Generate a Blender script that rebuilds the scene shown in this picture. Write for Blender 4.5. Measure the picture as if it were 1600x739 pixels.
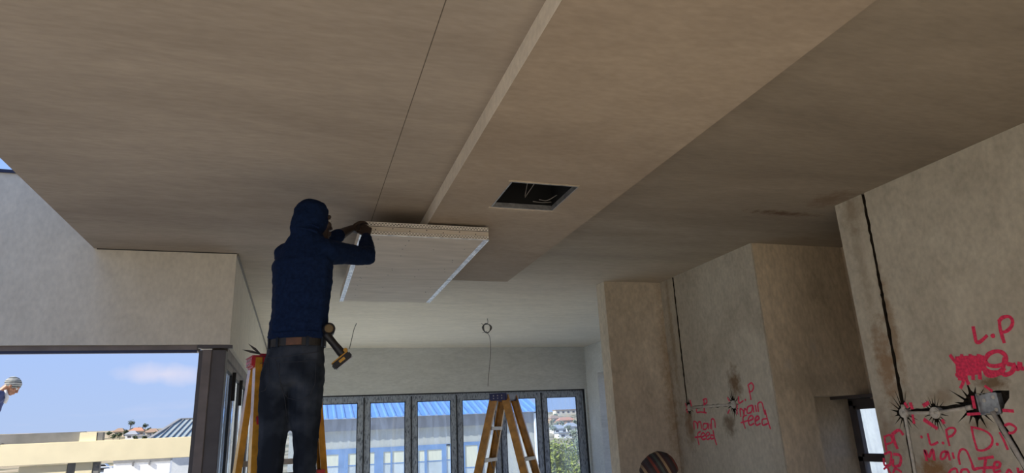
import bpy, bmesh, math, random
from mathutils import Vector, Matrix, noise
from mathutils.bvhtree import BVHTree
random.seed(7)
for o in list(bpy.data.objects): bpy.data.objects.remove(o)
S = bpy.context.scene; COL = S.collection
V = Vector
# ------------------------------------------------------------------ camera
F = 1016.0; EYE = 1.6
zc = V((-160, 3370, -F)).normalized()
yc = V((-337, -322.5, -F)).normalized(); yc = (yc - zc*yc.dot(zc)).normalized()
xc = yc.cross(zc)
RM = Matrix((xc, yc, zc))
cam = bpy.data.objects.new('camera', bpy.data.cameras.new('camera')); COL.objects.link(cam)
cam.matrix_world = Matrix.Translation((0, 0, EYE)) @ RM.to_4x4()
cam.data.sensor_width = 36; cam.data.lens = F/1600*36
cam.data.clip_start = .05; cam.data.clip_end = 3000
S.camera = cam
def at(px, py, ax, val):
    "point of the place seen at a photo pixel, on the world plane axis = val"
    d = RM @ V((px-800, -(py-369.5), -F)); o = V((0, 0, EYE))
    return o + d*((val-o[ax])/d[ax])
# ------------------------------------------------------------------ world, sun, exposure
S.view_settings.view_transform = 'Standard'; S.view_settings.look = 'None'
S.view_settings.exposure = 0.45; S.view_settings.gamma = 1.0; S.view_settings.use_curve_mapping = False
SKY = .85; SUN = 6.5
SUNDIR = V((-1.0, -.34, .72)).normalized()
W = bpy.data.worlds.new('sky'); S.world = W; W.use_nodes = True
nt = W.node_tree; nt.nodes.clear()
def N(nt, t, **kw):
    n = nt.nodes.new(t)
    for k, v in kw.items():
        if k.startswith('i_'):
            n.inputs[int(k[2:])].default_value = v
        else: setattr(n, k, v)
    return n
def ramp(nt, src, stops):
    r = nt.nodes.new('ShaderNodeValToRGB'); e = r.color_ramp.elements
    while len(e) < len(stops): e.new(.5)
    for i, (p, c) in enumerate(stops):
        e[i].position = p; e[i].color = (*c, 1) if len(c) == 3 else c
    nt.links.new(src, r.inputs[0]); return r
tc = N(nt, 'ShaderNodeTexCoord'); sp = N(nt, 'ShaderNodeSeparateXYZ'); nt.links.new(tc.outputs['Generated'], sp.inputs[0])
mr = N(nt, 'ShaderNodeMapRange'); mr.inputs[1].default_value = -1; mr.inputs[2].default_value = 1
nt.links.new(sp.outputs['Z'], mr.inputs[0])
rp = ramp(nt, mr.outputs[0], [(0, (.34, .28, .21)), (.49, (.42, .36, .28)), (.503, (.40, .51, .74)), (.56, (.36, .50, .82)), (.66, (.30, .48, .88)), (1, (.22, .40, .82))])
mp = N(nt, 'ShaderNodeMapping'); mp.inputs['Scale'].default_value = (2.2, 2.2, 12); nt.links.new(tc.outputs['Generated'], mp.inputs[0])
nz = N(nt, 'ShaderNodeTexNoise'); nz.inputs['Scale'].default_value = 2.2; nz.inputs['Detail'].default_value = 6; nt.links.new(mp.outputs[0], nz.inputs[0])
# one soft cloud low in the sky
cd = (at(255, 585, 1, 100)-V((0, 0, EYE))).normalized()
sb = N(nt, 'ShaderNodeVectorMath', operation='SUBTRACT'); sb.inputs[1].default_value = cd; nt.links.new(tc.outputs['Generated'], sb.inputs[0])
ml = N(nt, 'ShaderNodeVectorMath', operation='MULTIPLY'); ml.inputs[1].default_value = (17, 17, 62); nt.links.new(sb.outputs[0], ml.inputs[0])
ln = N(nt, 'ShaderNodeVectorMath', operation='LENGTH'); nt.links.new(ml.outputs[0], ln.inputs[0])
nz2 = N(nt, 'ShaderNodeTexNoise'); nz2.inputs['Scale'].default_value = 22; nz2.inputs['Detail'].default_value = 5; nt.links.new(tc.outputs['Generated'], nz2.inputs[0])
ad = N(nt, 'ShaderNodeMath', operation='MULTIPLY_ADD', i_1=1.5); nt.links.new(nz2.outputs[0], ad.inputs[0]); nt.links.new(ln.outputs['Value'], ad.inputs[2])
m2 = N(nt, 'ShaderNodeMapRange'); m2.inputs[1].default_value = 1.75; m2.inputs[2].default_value = .9; m2.inputs[3].default_value = 0; m2.inputs[4].default_value = .75; nt.links.new(ad.outputs[0], m2.inputs[0])
m1 = N(nt, 'ShaderNodeMapRange'); m1.inputs[1].default_value = .56; m1.inputs[2].default_value = .78; m1.inputs[3].default_value = 0; m1.inputs[4].default_value = .35; nt.links.new(nz.outputs[0], m1.inputs[0])
mx = N(nt, 'ShaderNodeMath', operation='MAXIMUM'); nt.links.new(m1.outputs[0], mx.inputs[0]); nt.links.new(m2.outputs[0], mx.inputs[1])
gt = N(nt, 'ShaderNodeMath', operation='GREATER_THAN', i_1=.0); nt.links.new(sp.outputs['Z'], gt.inputs[0])
mm = N(nt, 'ShaderNodeMath', operation='MULTIPLY'); nt.links.new(mx.outputs[0], mm.inputs[0]); nt.links.new(gt.outputs[0], mm.inputs[1])
mix = N(nt, 'ShaderNodeMixRGB'); nt.links.new(mm.outputs[0], mix.inputs[0]); nt.links.new(rp.outputs[0], mix.inputs[1]); mix.inputs[2].default_value = (.68, .66, .78, 1)
bg = N(nt, 'ShaderNodeBackground'); bg.inputs[1].default_value = SKY; nt.links.new(mix.outputs[0], bg.inputs[0])
wo = N(nt, 'ShaderNodeOutputWorld'); nt.links.new(bg.outputs[0], wo.inputs[0])
sl = bpy.data.lights.new('sun', 'SUN'); sl.energy = SUN; sl.angle = .01; sl.color = (1, .93, .80)
so = bpy.data.objects.new('sun', sl); COL.objects.link(so); so.rotation_euler = SUNDIR.to_track_quat('Z', 'Y').to_euler(); so.location = (-20, -10, 20)

# ------------------------------------------------------------------ helpers: materials
MATS = {}
def newmat(name):
    m = bpy.data.materials.new(name); m.use_nodes = True; t = m.node_tree
    b = t.nodes['Principled BSDF']; MATS[name] = m; return m, t, b
def simple(name, col, rough=.6, metal=0, var=.15, scale=20, bump=.0, spec=None):
    m, t, b = newmat(name)
    tc = N(t, 'ShaderNodeTexCoord'); n = N(t, 'ShaderNodeTexNoise'); n.inputs['Scale'].default_value = scale; n.inputs['Detail'].default_value = 5
    t.links.new(tc.outputs['Object'], n.inputs[0])
    r = ramp(t, n.outputs[0], [(.3, tuple(c*(1-var) for c in col)), (.7, tuple(min(1, c*(1+var)) for c in col))])
    t.links.new(r.outputs[0], b.inputs['Base Color'])
    b.inputs['Roughness'].default_value = rough; b.inputs['Metallic'].default_value = metal
    if spec is not None: b.inputs['Specular IOR Level'].default_value = spec
    if bump:
        bp = N(t, 'ShaderNodeBump'); bp.inputs['Strength'].default_value = bump; bp.inputs['Distance'].default_value = .01
        t.links.new(n.outputs[0], bp.inputs['Height']); t.links.new(bp.outputs[0], b.inputs['Normal'])
    return m
def plaster(name, col, col2, stains=(), lines=(), far=None, blotch=.12, streak=(1, 1, 1), scale=1.6, rough=.85, bump=.25, specks=0):
    """stains: (center, radii, colour, strength); lines: (axis, value, halfwidth, axis2, lo, hi)"""
    m, t, b = newmat(name); L = t.links
    g = N(t, 'ShaderNodeNewGeometry')
    mp = N(t, 'ShaderNodeMapping'); mp.inputs['Scale'].default_value = streak; L.new(g.outputs['Position'], mp.inputs[0])
    n = N(t, 'ShaderNodeTexNoise'); n.inputs['Scale'].default_value = scale; n.inputs['Detail'].default_value = 7; n.inputs['Roughness'].default_value = .6; n.inputs['Distortion'].default_value = .6
    L.new(mp.outputs[0], n.inputs[0])
    n2 = N(t, 'ShaderNodeTexNoise'); n2.inputs['Scale'].default_value = 35; n2.inputs['Detail'].default_value = 6; L.new(mp.outputs[0], n2.inputs[0])
    r = ramp(t, n.outputs[0], [(.33, col2), (.66, col)])
    n4 = N(t, 'ShaderNodeTexNoise'); n4.inputs['Scale'].default_value = scale*4.5; n4.inputs['Detail'].default_value = 5; n4.inputs['Distortion'].default_value = 1.5; L.new(mp.outputs[0], n4.inputs[0])
    av = N(t, 'ShaderNodeMath', operation='MULTIPLY_ADD', i_1=.45); L.new(n4.outputs[0], av.inputs[0]); sc_ = N(t, 'ShaderNodeMath', operation='MULTIPLY', i_1=.55); L.new(n2.outputs[0], sc_.inputs[0]); L.new(sc_.outputs[0], av.inputs[2])
    r2 = ramp(t, av.outputs[0], [(.34, (1-blotch,)*3), (.66, (1+blotch*.6,)*3)])
    mu = N(t, 'ShaderNodeMixRGB', blend_type='MULTIPLY'); mu.inputs[0].default_value = 1
    L.new(r.outputs[0], mu.inputs[1]); L.new(r2.outputs[0], mu.inputs[2]); cur = mu.outputs[0]
    n3 = N(t, 'ShaderNodeTexNoise'); n3.inputs['Scale'].default_value = 14; n3.inputs['Detail'].default_value = 6; n3.inputs['Roughness'].default_value = .7; L.new(g.outputs['Position'], n3.inputs[0])
    for c, rad, colr, st in stains:
        s = N(t, 'ShaderNodeVectorMath', operation='SUBTRACT'); s.inputs[1].default_value = c; L.new(g.outputs['Position'], s.inputs[0])
        d = N(t, 'ShaderNodeVectorMath', operation='DIVIDE'); d.inputs[1].default_value = rad; L.new(s.outputs[0], d.inputs[0])
        l = N(t, 'ShaderNodeVectorMath', operation='LENGTH'); L.new(d.outputs[0], l.inputs[0])
        a = N(t, 'ShaderNodeMath', operation='MULTIPLY_ADD', i_1=2.2); L.new(n3.outputs[0], a.inputs[0]); L.new(l.outputs['Value'], a.inputs[2])
        q = N(t, 'ShaderNodeMapRange'); q.inputs[1].default_value = 2.2; q.inputs[2].default_value = 1.35; q.inputs[3].default_value = 0; q.inputs[4].default_value = st; L.new(a.outputs[0], q.inputs[0])
        x = N(t, 'ShaderNodeMixRGB'); L.new(q.outputs[0], x.inputs[0]); L.new(cur, x.inputs[1]); x.inputs[2].default_value = (*colr, 1); cur = x.outputs[0]
    if lines:
        sx = N(t, 'ShaderNodeSeparateXYZ'); L.new(g.outputs['Position'], sx.inputs[0])
        for ax, v, hw, ax2, lo, hi, st in lines:
            s = N(t, 'ShaderNodeMath', operation='COMPARE', i_1=v, i_2=hw); L.new(sx.outputs[ax], s.inputs[0])
            s2 = N(t, 'ShaderNodeMath', operation='COMPARE', i_1=(lo+hi)/2, i_2=(hi-lo)/2); L.new(sx.outputs[ax2], s2.inputs[0])
            p = N(t, 'ShaderNodeMath', operation='MULTIPLY'); L.new(s.outputs[0], p.inputs[0]); L.new(s2.outputs[0], p.inputs[1])
            p2 = N(t, 'ShaderNodeMath', operation='MULTIPLY', i_1=st); L.new(p.outputs[0], p2.inputs[0])
            x = N(t, 'ShaderNodeMixRGB'); L.new(p2.outputs[0], x.inputs[0]); L.new(cur, x.inputs[1]); x.inputs[2].default_value = (.05, .04, .03, 1); cur = x.outputs[0]
    if far:  # blends in a paler tone along Y, painting light on the far end
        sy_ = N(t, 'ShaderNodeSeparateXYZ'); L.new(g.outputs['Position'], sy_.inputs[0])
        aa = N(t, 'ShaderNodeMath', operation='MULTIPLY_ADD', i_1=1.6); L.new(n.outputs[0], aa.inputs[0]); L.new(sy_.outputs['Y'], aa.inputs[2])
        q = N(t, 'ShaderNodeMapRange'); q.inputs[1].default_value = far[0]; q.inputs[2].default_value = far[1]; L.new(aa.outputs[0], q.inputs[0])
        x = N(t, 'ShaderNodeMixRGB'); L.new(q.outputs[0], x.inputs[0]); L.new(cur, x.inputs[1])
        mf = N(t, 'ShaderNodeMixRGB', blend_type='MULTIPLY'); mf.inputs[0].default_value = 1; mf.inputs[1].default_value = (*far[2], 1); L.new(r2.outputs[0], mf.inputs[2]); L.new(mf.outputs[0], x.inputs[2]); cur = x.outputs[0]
    if specks:
        vo = N(t, 'ShaderNodeTexVoronoi'); vo.inputs['Scale'].default_value = specks; L.new(g.outputs['Position'], vo.inputs[0])
        q = N(t, 'ShaderNodeMapRange'); q.inputs[1].default_value = .05; q.inputs[2].default_value = .03; q.inputs[3].default_value = 0; q.inputs[4].default_value = .7; L.new(vo.outputs['Distance'], q.inputs[0])
        x = N(t, 'ShaderNodeMixRGB'); L.new(q.outputs[0], x.inputs[0]); L.new(cur, x.inputs[1]); x.inputs[2].default_value = (.08, .065, .05, 1); cur = x.outputs[0]
    L.new(cur, b.inputs['Base Color']); b.inputs['Roughness'].default_value = rough; b.inputs['Specular IOR Level'].default_value = .2
    bp = N(t, 'ShaderNodeBump'); bp.inputs['Strength'].default_value = bump; bp.inputs['Distance'].default_value = .004
    L.new(n2.outputs[0], bp.inputs['Height']); L.new(bp.outputs[0], b.inputs['Normal'])
    return m
def glassmat(name, tint=(1, 1, 1), smear=.1, refl=.07, smcol=(.8, .85, .9)):
    m, t, b = newmat(name); L = t.links; t.nodes.remove(b)
    tr = N(t, 'ShaderNodeBsdfTransparent'); tr.inputs[0].default_value = (*tint, 1)
    gl = N(t, 'ShaderNodeBsdfGlossy'); gl.inputs['Roughness'].default_value = .02
    lw0 = N(t, 'ShaderNodeLayerWeight'); lw0.inputs[0].default_value = .5; lw1 = N(t, 'ShaderNodeMath', operation='POWER', i_1=4.0); L.new(lw0.outputs['Facing'], lw1.inputs[0]); lw = N(t, 'ShaderNodeMath', operation='MULTIPLY_ADD', i_1=.55, i_2=.03); L.new(lw1.outputs[0], lw.inputs[0])
    m_ = N(t, 'ShaderNodeMixShader'); L.new(lw.outputs[0], m_.inputs[0]); L.new(tr.outputs[0], m_.inputs[1]); L.new(gl.outputs[0], m_.inputs[2])
    g = N(t, 'ShaderNodeNewGeometry'); mp = N(t, 'ShaderNodeMapping'); mp.inputs['Scale'].default_value = (6, 6, 1); L.new(g.outputs['Position'], mp.inputs[0])
    n = N(t, 'ShaderNodeTexNoise'); n.inputs['Scale'].default_value = 2.; n.inputs['Detail'].default_value = 8; n.inputs['Distortion'].default_value = 1.; L.new(mp.outputs[0], n.inputs[0])
    q = N(t, 'ShaderNodeMapRange'); q.inputs[1].default_value = .45; q.inputs[2].default_value = .75; q.inputs[3].default_value = smear*.4; q.inputs[4].default_value = smear*2; L.new(n.outputs[0], q.inputs[0])
    df = N(t, 'ShaderNodeBsdfTranslucent'); df.inputs[0].default_value = (*smcol, 1)
    m3 = N(t, 'ShaderNodeMixShader'); L.new(q.outputs[0], m3.inputs[0]); L.new(m_.outputs[0], m3.inputs[1]); L.new(df.outputs[0], m3.inputs[2])
    L.new(m3.outputs[0], t.nodes['Material Output'].inputs[0]); return m

# ------------------------------------------------------------------ helpers: geometry
def tag(o, label=None, cat=None, group=None, kind=None):
    if label: o['label'] = label
    if cat: o['category'] = cat
    if group: o['group'] = group
    if kind: o['kind'] = kind
    return o
def thing(name, label=None, cat=None, loc=(0, 0, 0), rotz=0, group=None, kind=None):
    o = bpy.data.objects.new(name, None); COL.objects.link(o); o.empty_display_size = .1
    o.location = loc; o.rotation_euler = (0, 0, rotz)
    return tag(o, label, cat, group, kind)
def wloc(p):
    l = V((0, 0, 0))
    while p is not None: l += V(p.location); p = p.parent
    return l
def obj(name, bm, mat, parent=None, local=False, smooth=False, label=None, cat=None, group=None, kind=None):
    me = bpy.data.meshes.new(name)
    bmesh.ops.recalc_face_normals(bm, faces=bm.faces)
    if not local:
        if parent is not None: off = wloc(parent)
        else:
            cs = [v.co for v in bm.verts]
            off = V(((min(c.x for c in cs)+max(c.x for c in cs))/2, (min(c.y for c in cs)+max(c.y for c in cs))/2, min(c.z for c in cs)))
        for v in bm.verts: v.co -= off
    bm.to_mesh(me); bm.free()
    o = bpy.data.objects.new(name, me); COL.objects.link(o)
    if parent is not None: o.parent = parent
    elif not local: o.location = off
    for m in (mat if isinstance(mat, (list, tuple)) else [mat]): me.materials.append(m)
    if smooth:
        for p in me.polygons: p.use_smooth = True
    return tag(o, label, cat, group, kind)
def B(): return bmesh.new()
def box(bm, x0, x1, y0, y1, z0, z1, mi=0, bev=0, M=None):
    r = bmesh.ops.create_cube(bm, size=1)
    vs = r['verts']
    for v in vs: v.co = V((x0+(v.co.x+.5)*(x1-x0), y0+(v.co.y+.5)*(y1-y0), z0+(v.co.z+.5)*(z1-z0)))
    if bev:
        es = list({e for v in vs for e in v.link_edges})
        rr = bmesh.ops.bevel(bm, geom=es, offset=bev, segments=2, affect='EDGES', clamp_overlap=True)
        vs = list({v for f in rr['faces'] for v in f.verts} | {v for v in vs if v.is_valid})
        # every vert of the island
        seen = set(vs); st = list(vs)
        while st:
            v = st.pop()
            for e in v.link_edges:
                w = e.other_vert(v)
                if w not in seen: seen.add(w); st.append(w)
        vs = list(seen)
    if M is not None:
        for v in vs: v.co = M @ v.co
    if mi:
        for f in {f for v in vs for f in v.link_faces}: f.material_index = mi
    return vs
def bx(*a, **k):
    bm = B(); box(bm, *a, **k); return bm
def frame_of(d):
    d = d.normalized(); u = V((0, 0, 1)) if abs(d.z) < .9 else V((0, 1, 0))
    a = d.cross(u).normalized(); return a, a.cross(d).normalized()
def tube(bm, pts, r, n=10, caps=True):
    pts = [V(p) for p in pts]; rs = r if isinstance(r, (list, tuple)) else [r]*len(pts); rings = []
    a = b = None
    for i, p in enumerate(pts):
        d = (pts[min(i+1, len(pts)-1)]-pts[max(i-1, 0)]).normalized()
        if a is None: a, b = frame_of(d)
        else:
            a = (a-d*a.dot(d)).normalized(); b = a.cross(d).normalized()
        rings.append([bm.verts.new(p+(a*math.cos(2*math.pi*k/n)+b*math.sin(2*math.pi*k/n))*rs[i]) for k in range(n)])
    for i in range(len(rings)-1):
        for k in range(n): bm.faces.new((rings[i][k], rings[i][(k+1) % n], rings[i+1][(k+1) % n], rings[i+1][k]))
    if caps: bm.faces.new(rings[0][::-1]); bm.faces.new(rings[-1])
    return bm
def prism(bm, pts, off, mi=0):
    "closed polygon pts (3D) extruded by vector off"
    a = [bm.verts.new(V(p)) for p in pts]; b = [bm.verts.new(V(p)+V(off)) for p in pts]; n = len(a)
    fs = [bm.faces.new(a[::-1]), bm.faces.new(b)]
    for i in range(n): fs.append(bm.faces.new((a[i], a[(i+1) % n], b[(i+1) % n], b[i])))
    for f in fs: f.material_index = mi
    return bm
def bar(bm, p, q, w, h, up=(0, 0, 1), mi=0):
    "rectangular bar from p to q, w across, h along up"
    p, q = V(p), V(q); d = (q-p).normalized(); u = V(up); s = d.cross(u).normalized(); u = s.cross(d).normalized()
    pts = [p+s*w/2*a+u*h/2*b for a, b in ((-1, -1), (1, -1), (1, 1), (-1, 1))]
    return prism(bm, pts, q-p, mi)
def spline(pts, k=6):
    pts = [V(p) for p in pts]; out = []
    P = [pts[0]*2-pts[1]]+pts+[pts[-1]*2-pts[-2]]
    for i in range(1, len(P)-2):
        for j in range(k):
            t = j/k; a, b, c, d = P[i-1:i+3]
            out.append(.5*((2*b)+(c-a)*t+(2*a-5*b+4*c-d)*t*t+(3*b-a-3*c+d)*t**3))
    return out+[pts[-1]]
def cut(o, cutters, cmat):
    "difference of mesh cutters (world space bmeshes) from object o"
    if cmat.name not in [m.name for m in o.data.materials]: o.data.materials.append(cmat)
    ix = [m.name for m in o.data.materials].index(cmat.name)
    for cb in cutters:
        bmesh.ops.recalc_face_normals(cb, faces=cb.faces)
        me = bpy.data.meshes.new('tmp'); cb.to_mesh(me); cb.free()
        c = bpy.data.objects.new('tmp', me); COL.objects.link(c)
        for m in o.data.materials: me.materials.append(m)
        for p in me.polygons: p.material_index = ix
        md = o.modifiers.new('b', 'BOOLEAN'); md.operation = 'DIFFERENCE'; md.solver = 'EXACT'; md.object = c
        bpy.context.view_layer.update()
        dg = bpy.context.evaluated_depsgraph_get(); nm = bpy.data.meshes.new_from_object(o.evaluated_get(dg), depsgraph=dg)
        o.modifiers.remove(md)
        if len(nm.polygons) > 3: nm.name = o.data.name; o.data = nm
        bpy.data.objects.remove(c)
# --- organic bodies: hulls of ellipsoids, voxel-merged into one surface
def node(c, r, rz=0):
    r = (r, r, r) if not isinstance(r, (tuple, list)) else r
    return (V(c), r, rz)
def ell_pts(nd, n=2):
    bm = B(); bmesh.ops.create_icosphere(bm, subdivisions=n, radius=1)
    R = Matrix.Rotation(nd[2], 3, 'Z'); out = [nd[0]+R @ V((v.co.x*nd[1][0], v.co.y*nd[1][1], v.co.z*nd[1][2])) for v in bm.verts]
    bm.free(); return out
def chain(bm, nodes):
    for i in range(max(1, len(nodes)-1)):
        ps = ell_pts(nodes[i])+(ell_pts(nodes[i+1]) if len(nodes) > 1 else [])
        vs = [bm.verts.new(p) for p in ps]
        r = bmesh.ops.convex_hull(bm, input=vs)
        dl = list({g for g in r['geom_interior']+r['geom_unused'] if isinstance(g, bmesh.types.BMVert) and g.is_valid})
        bmesh.ops.delete(bm, geom=dl, context='VERTS')
    return bm
def remeshed(bm, voxel, smooth=4):
    me = bpy.data.meshes.new('t'); bm.to_mesh(me); bm.free()
    o = bpy.data.objects.new('t', me); COL.objects.link(o)
    md = o.modifiers.new('r', 'REMESH'); md.mode = 'VOXEL'; md.voxel_size = voxel
    if smooth:
        ms = o.modifiers.new('s', 'SMOOTH'); ms.factor = .5; ms.iterations = smooth
    bpy.context.view_layer.update()
    dg = bpy.context.evaluated_depsgraph_get(); nm = bpy.data.meshes.new_from_object(o.evaluated_get(dg), depsgraph=dg)
    bpy.data.objects.remove(o)
    b2 = B(); b2.from_mesh(nm); return b2
def wrinkle(bm, amp, freq, seed=0):
    bm.normal_update()
    for v in bm.verts:
        p = V((v.co.x*freq[0], v.co.y*freq[1], v.co.z*freq[2]))+V((seed, seed, seed))
        n = noise.noise(p)+.5*noise.noise(p*2.1)
        v.co += v.normal*amp*n

# ------------------------------------------------------------------ materials
BR = (.15, .075, .03)
CP = ((.43, .365, .30), (.335, .28, .228))
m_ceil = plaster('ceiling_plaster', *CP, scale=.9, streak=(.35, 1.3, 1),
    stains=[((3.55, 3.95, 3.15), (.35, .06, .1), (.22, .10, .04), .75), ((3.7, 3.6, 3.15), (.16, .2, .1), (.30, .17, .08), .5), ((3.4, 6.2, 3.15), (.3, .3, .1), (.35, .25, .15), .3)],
    lines=[(0, .455, .0022, 1, -5, 4.9, .8), (1, 3.98, .0015, 0, .46, .8, .3)], bump=.15, far=(5.6, 8.6, (.70, .62, .495)))  # far tone: window light on the back ceiling painted into the plaster
m_ceil_shade = plaster('ceiling_plaster_shaded', (.32, .265, .205), (.235, .195, .15), scale=.9, streak=(.35, 1.3, 1), bump=.15, far=(4.9, 8.4, (.70, .62, .495)),
    stains=[((3.55, 3.95, 3.15), (.35, .06, .1), (.10, .045, .02), .75), ((3.7, 3.6, 3.15), (.16, .2, .1), (.15, .08, .04), .5)])  # darker copy of the ceiling plaster with the right-hand shade painted in
m_panel = plaster('panel_plaster', (.42, .34, .26), (.34, .27, .205), scale=.8, streak=(.5, 1.2, 1),
    stains=[((1.385, 3.95, 3.05), (.30, .08, .1), (.48, .40, .31), .6), ((1.13, 3.7, 3.05), (.07, .3, .1), (.36, .29, .22), .6), ((1.68, 3.6, 3.05), (.08, .22, .1), (.36, .29, .22), .6), ((1.4, 3.42, 3.05), (.25, .05, .1), (.40, .32, .25), .6)],
    bump=.15)
m_wallL = plaster('beam_plaster', (.80, .75, .64), (.74, .69, .585), scale=.8, streak=(1, 1, .6), bump=.12)
m_wallB = plaster('back_wall_plaster', (.62, .61, .57), (.54, .53, .49), scale=1.2, streak=(.4, 1, 1.4))
def yz(px, py, x=3.85): return at(px, py, 0, x)
st = lambda px, py, ry, rz, c=BR, s=.8: (tuple(yz(px, py)), (.3, ry, rz), c, s)
m_wallR = plaster('raw_wall_plaster', blotch=.18, col=(.60, .55, .45), col2=(.45, .40, .32), scale=1.5, streak=(1, 1, .7), bump=.4,
    stains=[st(1330, 330, .12, .18, (.24, .17, .10), .5), st(1385, 570, .10, .32, (.26, .14, .06), .75), st(1395, 520, .05, .5, (.24, .13, .05), .6),
            st(1350, 430, .06, .5, (.30, .24, .17), .5), st(1385, 690, .12, .25, (.22, .14, .08), .5), st(1550, 598, .11, .07, (.16, .09, .04), .85),
            st(1460, 735, .16, .10, (.25, .11, .03), .85), st(1530, 665, .1, .05, (.2, .12, .06), .5), st(1545, 720, .12, .1, (.24, .17, .1), .5),
            st(1148, 600, .11, .17, (.14, .07, .025), .85), st(1140, 662, .12, .13, (.14, .09, .05), .75), st(1078, 665, .10, .25, (.24, .13, .06), .75),
            st(1052, 660, .12, .9, (.30, .19, .09), .7), st(1050, 520, .05, 1., (.28, .19, .1), .5), st(1470, 620, .12, .06, (.24, .16, .09), .5)],
    lines=[])
m_nib = plaster('nib_plaster', (.72, .63, .50), (.54, .46, .355), blotch=.18, scale=1.8, streak=(1, 1, .6), bump=.4,
    stains=[((3.85, 6.3, 2.0), (.12, .2, 1.2), (.30, .19, .09), .6)])
m_alc = plaster('alcove_plaster', (.72, .60, .44), (.50, .41, .295), blotch=.22, scale=1.5, streak=(1, 1, .5), bump=.5,
    stains=[((4.05, 4.74, 2.05), (.06, .1, .06), (.5, .45, .38), .6), ((4.35, 4.74, 2.2), (.05, .1, .09), (.45, .4, .33), .6), ((4.2, 4.74, 1.9), (.5, .1, .12), (.36, .30, .22), .5)])
m_floor = plaster('concrete_floor', (.56, .51, .44), (.48, .44, .38), scale=1.2)
m_chase = plaster('chiselled_brick', (.05, .04, .028), (.018, .013, .01), scale=20, bump=1)  # also paints the shadow in the bead slots
m_ext = plaster('painted_render', (.74, .74, .74), (.68, .68, .68), scale=.6)
m_dark = simple('void_black', (.004, .004, .004), .9)
m_frame = simple('charcoal_aluminium', (.09, .08, .083), .45, 0, .2, 8)
m_frame2 = simple('brown_protective_film', (.21, .175, .16), .5, 0, .2, 6)
m_navy = simple('navy_frame', (.02, .025, .07), .4)
# bifold frames wrapped in printed grey film
m_film, t, b_ = newmat('printed_film')
g_ = N(t, 'ShaderNodeNewGeometry'); mp_ = N(t, 'ShaderNodeMapping'); mp_.inputs['Scale'].default_value = (70, 70, 16); mp_.inputs['Rotation'].default_value = (0, .22, 0); t.links.new(g_.outputs['Position'], mp_.inputs[0])
n_ = N(t, 'ShaderNodeTexNoise'); n_.inputs['Scale'].default_value = 1; n_.inputs['Detail'].default_value = 3; t.links.new(mp_.outputs[0], n_.inputs[0])
r_ = ramp(t, n_.outputs[0], [(.36, (.10, .11, .13)), (.48, (.29, .31, .34)), (.7, (.37, .39, .43))]); t.links.new(r_.outputs[0], b_.inputs['Base Color']); b_.inputs['Roughness'].default_value = .5
m_glass = glassmat('door_glass', (.86, .93, 1.0), .07)
m_glass2 = glassmat('side_glass', (.88, .95, 1), .2)
m_glass3 = glassmat('alcove_glass', (.95, .97, 1), .1)
m_pink = simple('pink_spray_paint', (.80, .035, .11), .7, 0, .25, 60)
m_pipe = simple('grey_conduit', (.52, .48, .42), .5, 0, .2, 30)
m_steel = simple('galvanised_steel', (.36, .36, .36), .4, .6, .35, 25)
m_wire = simple('dark_wire', (.05, .045, .04), .5)
m_greyw = simple('grey_cable', (.22, .2, .18), .5)
m_alu = simple('aluminium', (.40, .38, .36), .4, .5, .15, 20)
m_yel = simple('yellow_fibreglass', (.50, .24, .03), .25, 0, .35, 14)
m_red = simple('red_plastic', (.42, .02, .03), .4, 0, .2, 25)
m_blue = simple('navy_plastic', (.03, .035, .12), .4, 0, .2, 25)
m_blk = simple('black_rubber', (.007, .007, .009), .5)

# ------------------------------------------------------------------ structure
H = 3.15; HP = 3.05; XR = 3.85; YB = 11.82; Y1 = 5.72; XL = -.55
st_ = dict(kind='structure')
m_floor_bounce = plaster('pale_bounce_floor', (.84, .81, .75), (.78, .75, .69), scale=1.2)  # unseen back floor made pale to bounce daylight up to the ceiling
obj('floor', bx(-6, 6, -8, 6.4, -.3, 0), m_floor, **st_)
obj('floor', bx(-6, 6, 6.4, 12.1, -.3, 0), m_floor_bounce, **st_)
def poly_slab(pts, z0, z1): return prism(B(), [(x, y, z0) for x, y in pts], (0, 0, z1-z0))
HX0, HX1, HY0, HY1 = 1.165, 1.605, 3.47, 3.93
ceil = obj('ceiling', poly_slab([(-1.6, -5), (1.9, -5), (1.9, 6.4), (6.2, 6.4), (6.2, 12.1), (-.8, 12.1), (-.8, Y1), (-1.6, Y1)], H, H+.85), m_ceil, **st_)
obj('ceiling', bx(1.9, 6.2, -5, 6.4, H, H+.85), m_ceil_shade, **st_)
cut(ceil, [bx(HX0, HX1, HY0, HY1, H-.1, H+.7)], m_dark)
pan = obj('ceiling', bx(.82, 1.945, -5, 6.08, HP, H, bev=.002), m_panel, kind='structure', label='dropped ceiling panel with square hatch opening')
cut(pan, [bx(HX0, HX1, HY0, HY1, HP-.1, H+.1)], m_dark)
m_lit_edge = plaster('lit_edge_plaster', (.80, .72, .60), (.74, .66, .55), scale=2)  # paler than the panel: side light painted into its edge colour
obj('edge_face', bx(.8185, .82, -5, 6.08, HP-.001, H), m_lit_edge, pan, label='panel edge painted paler for the side light on it')
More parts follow.
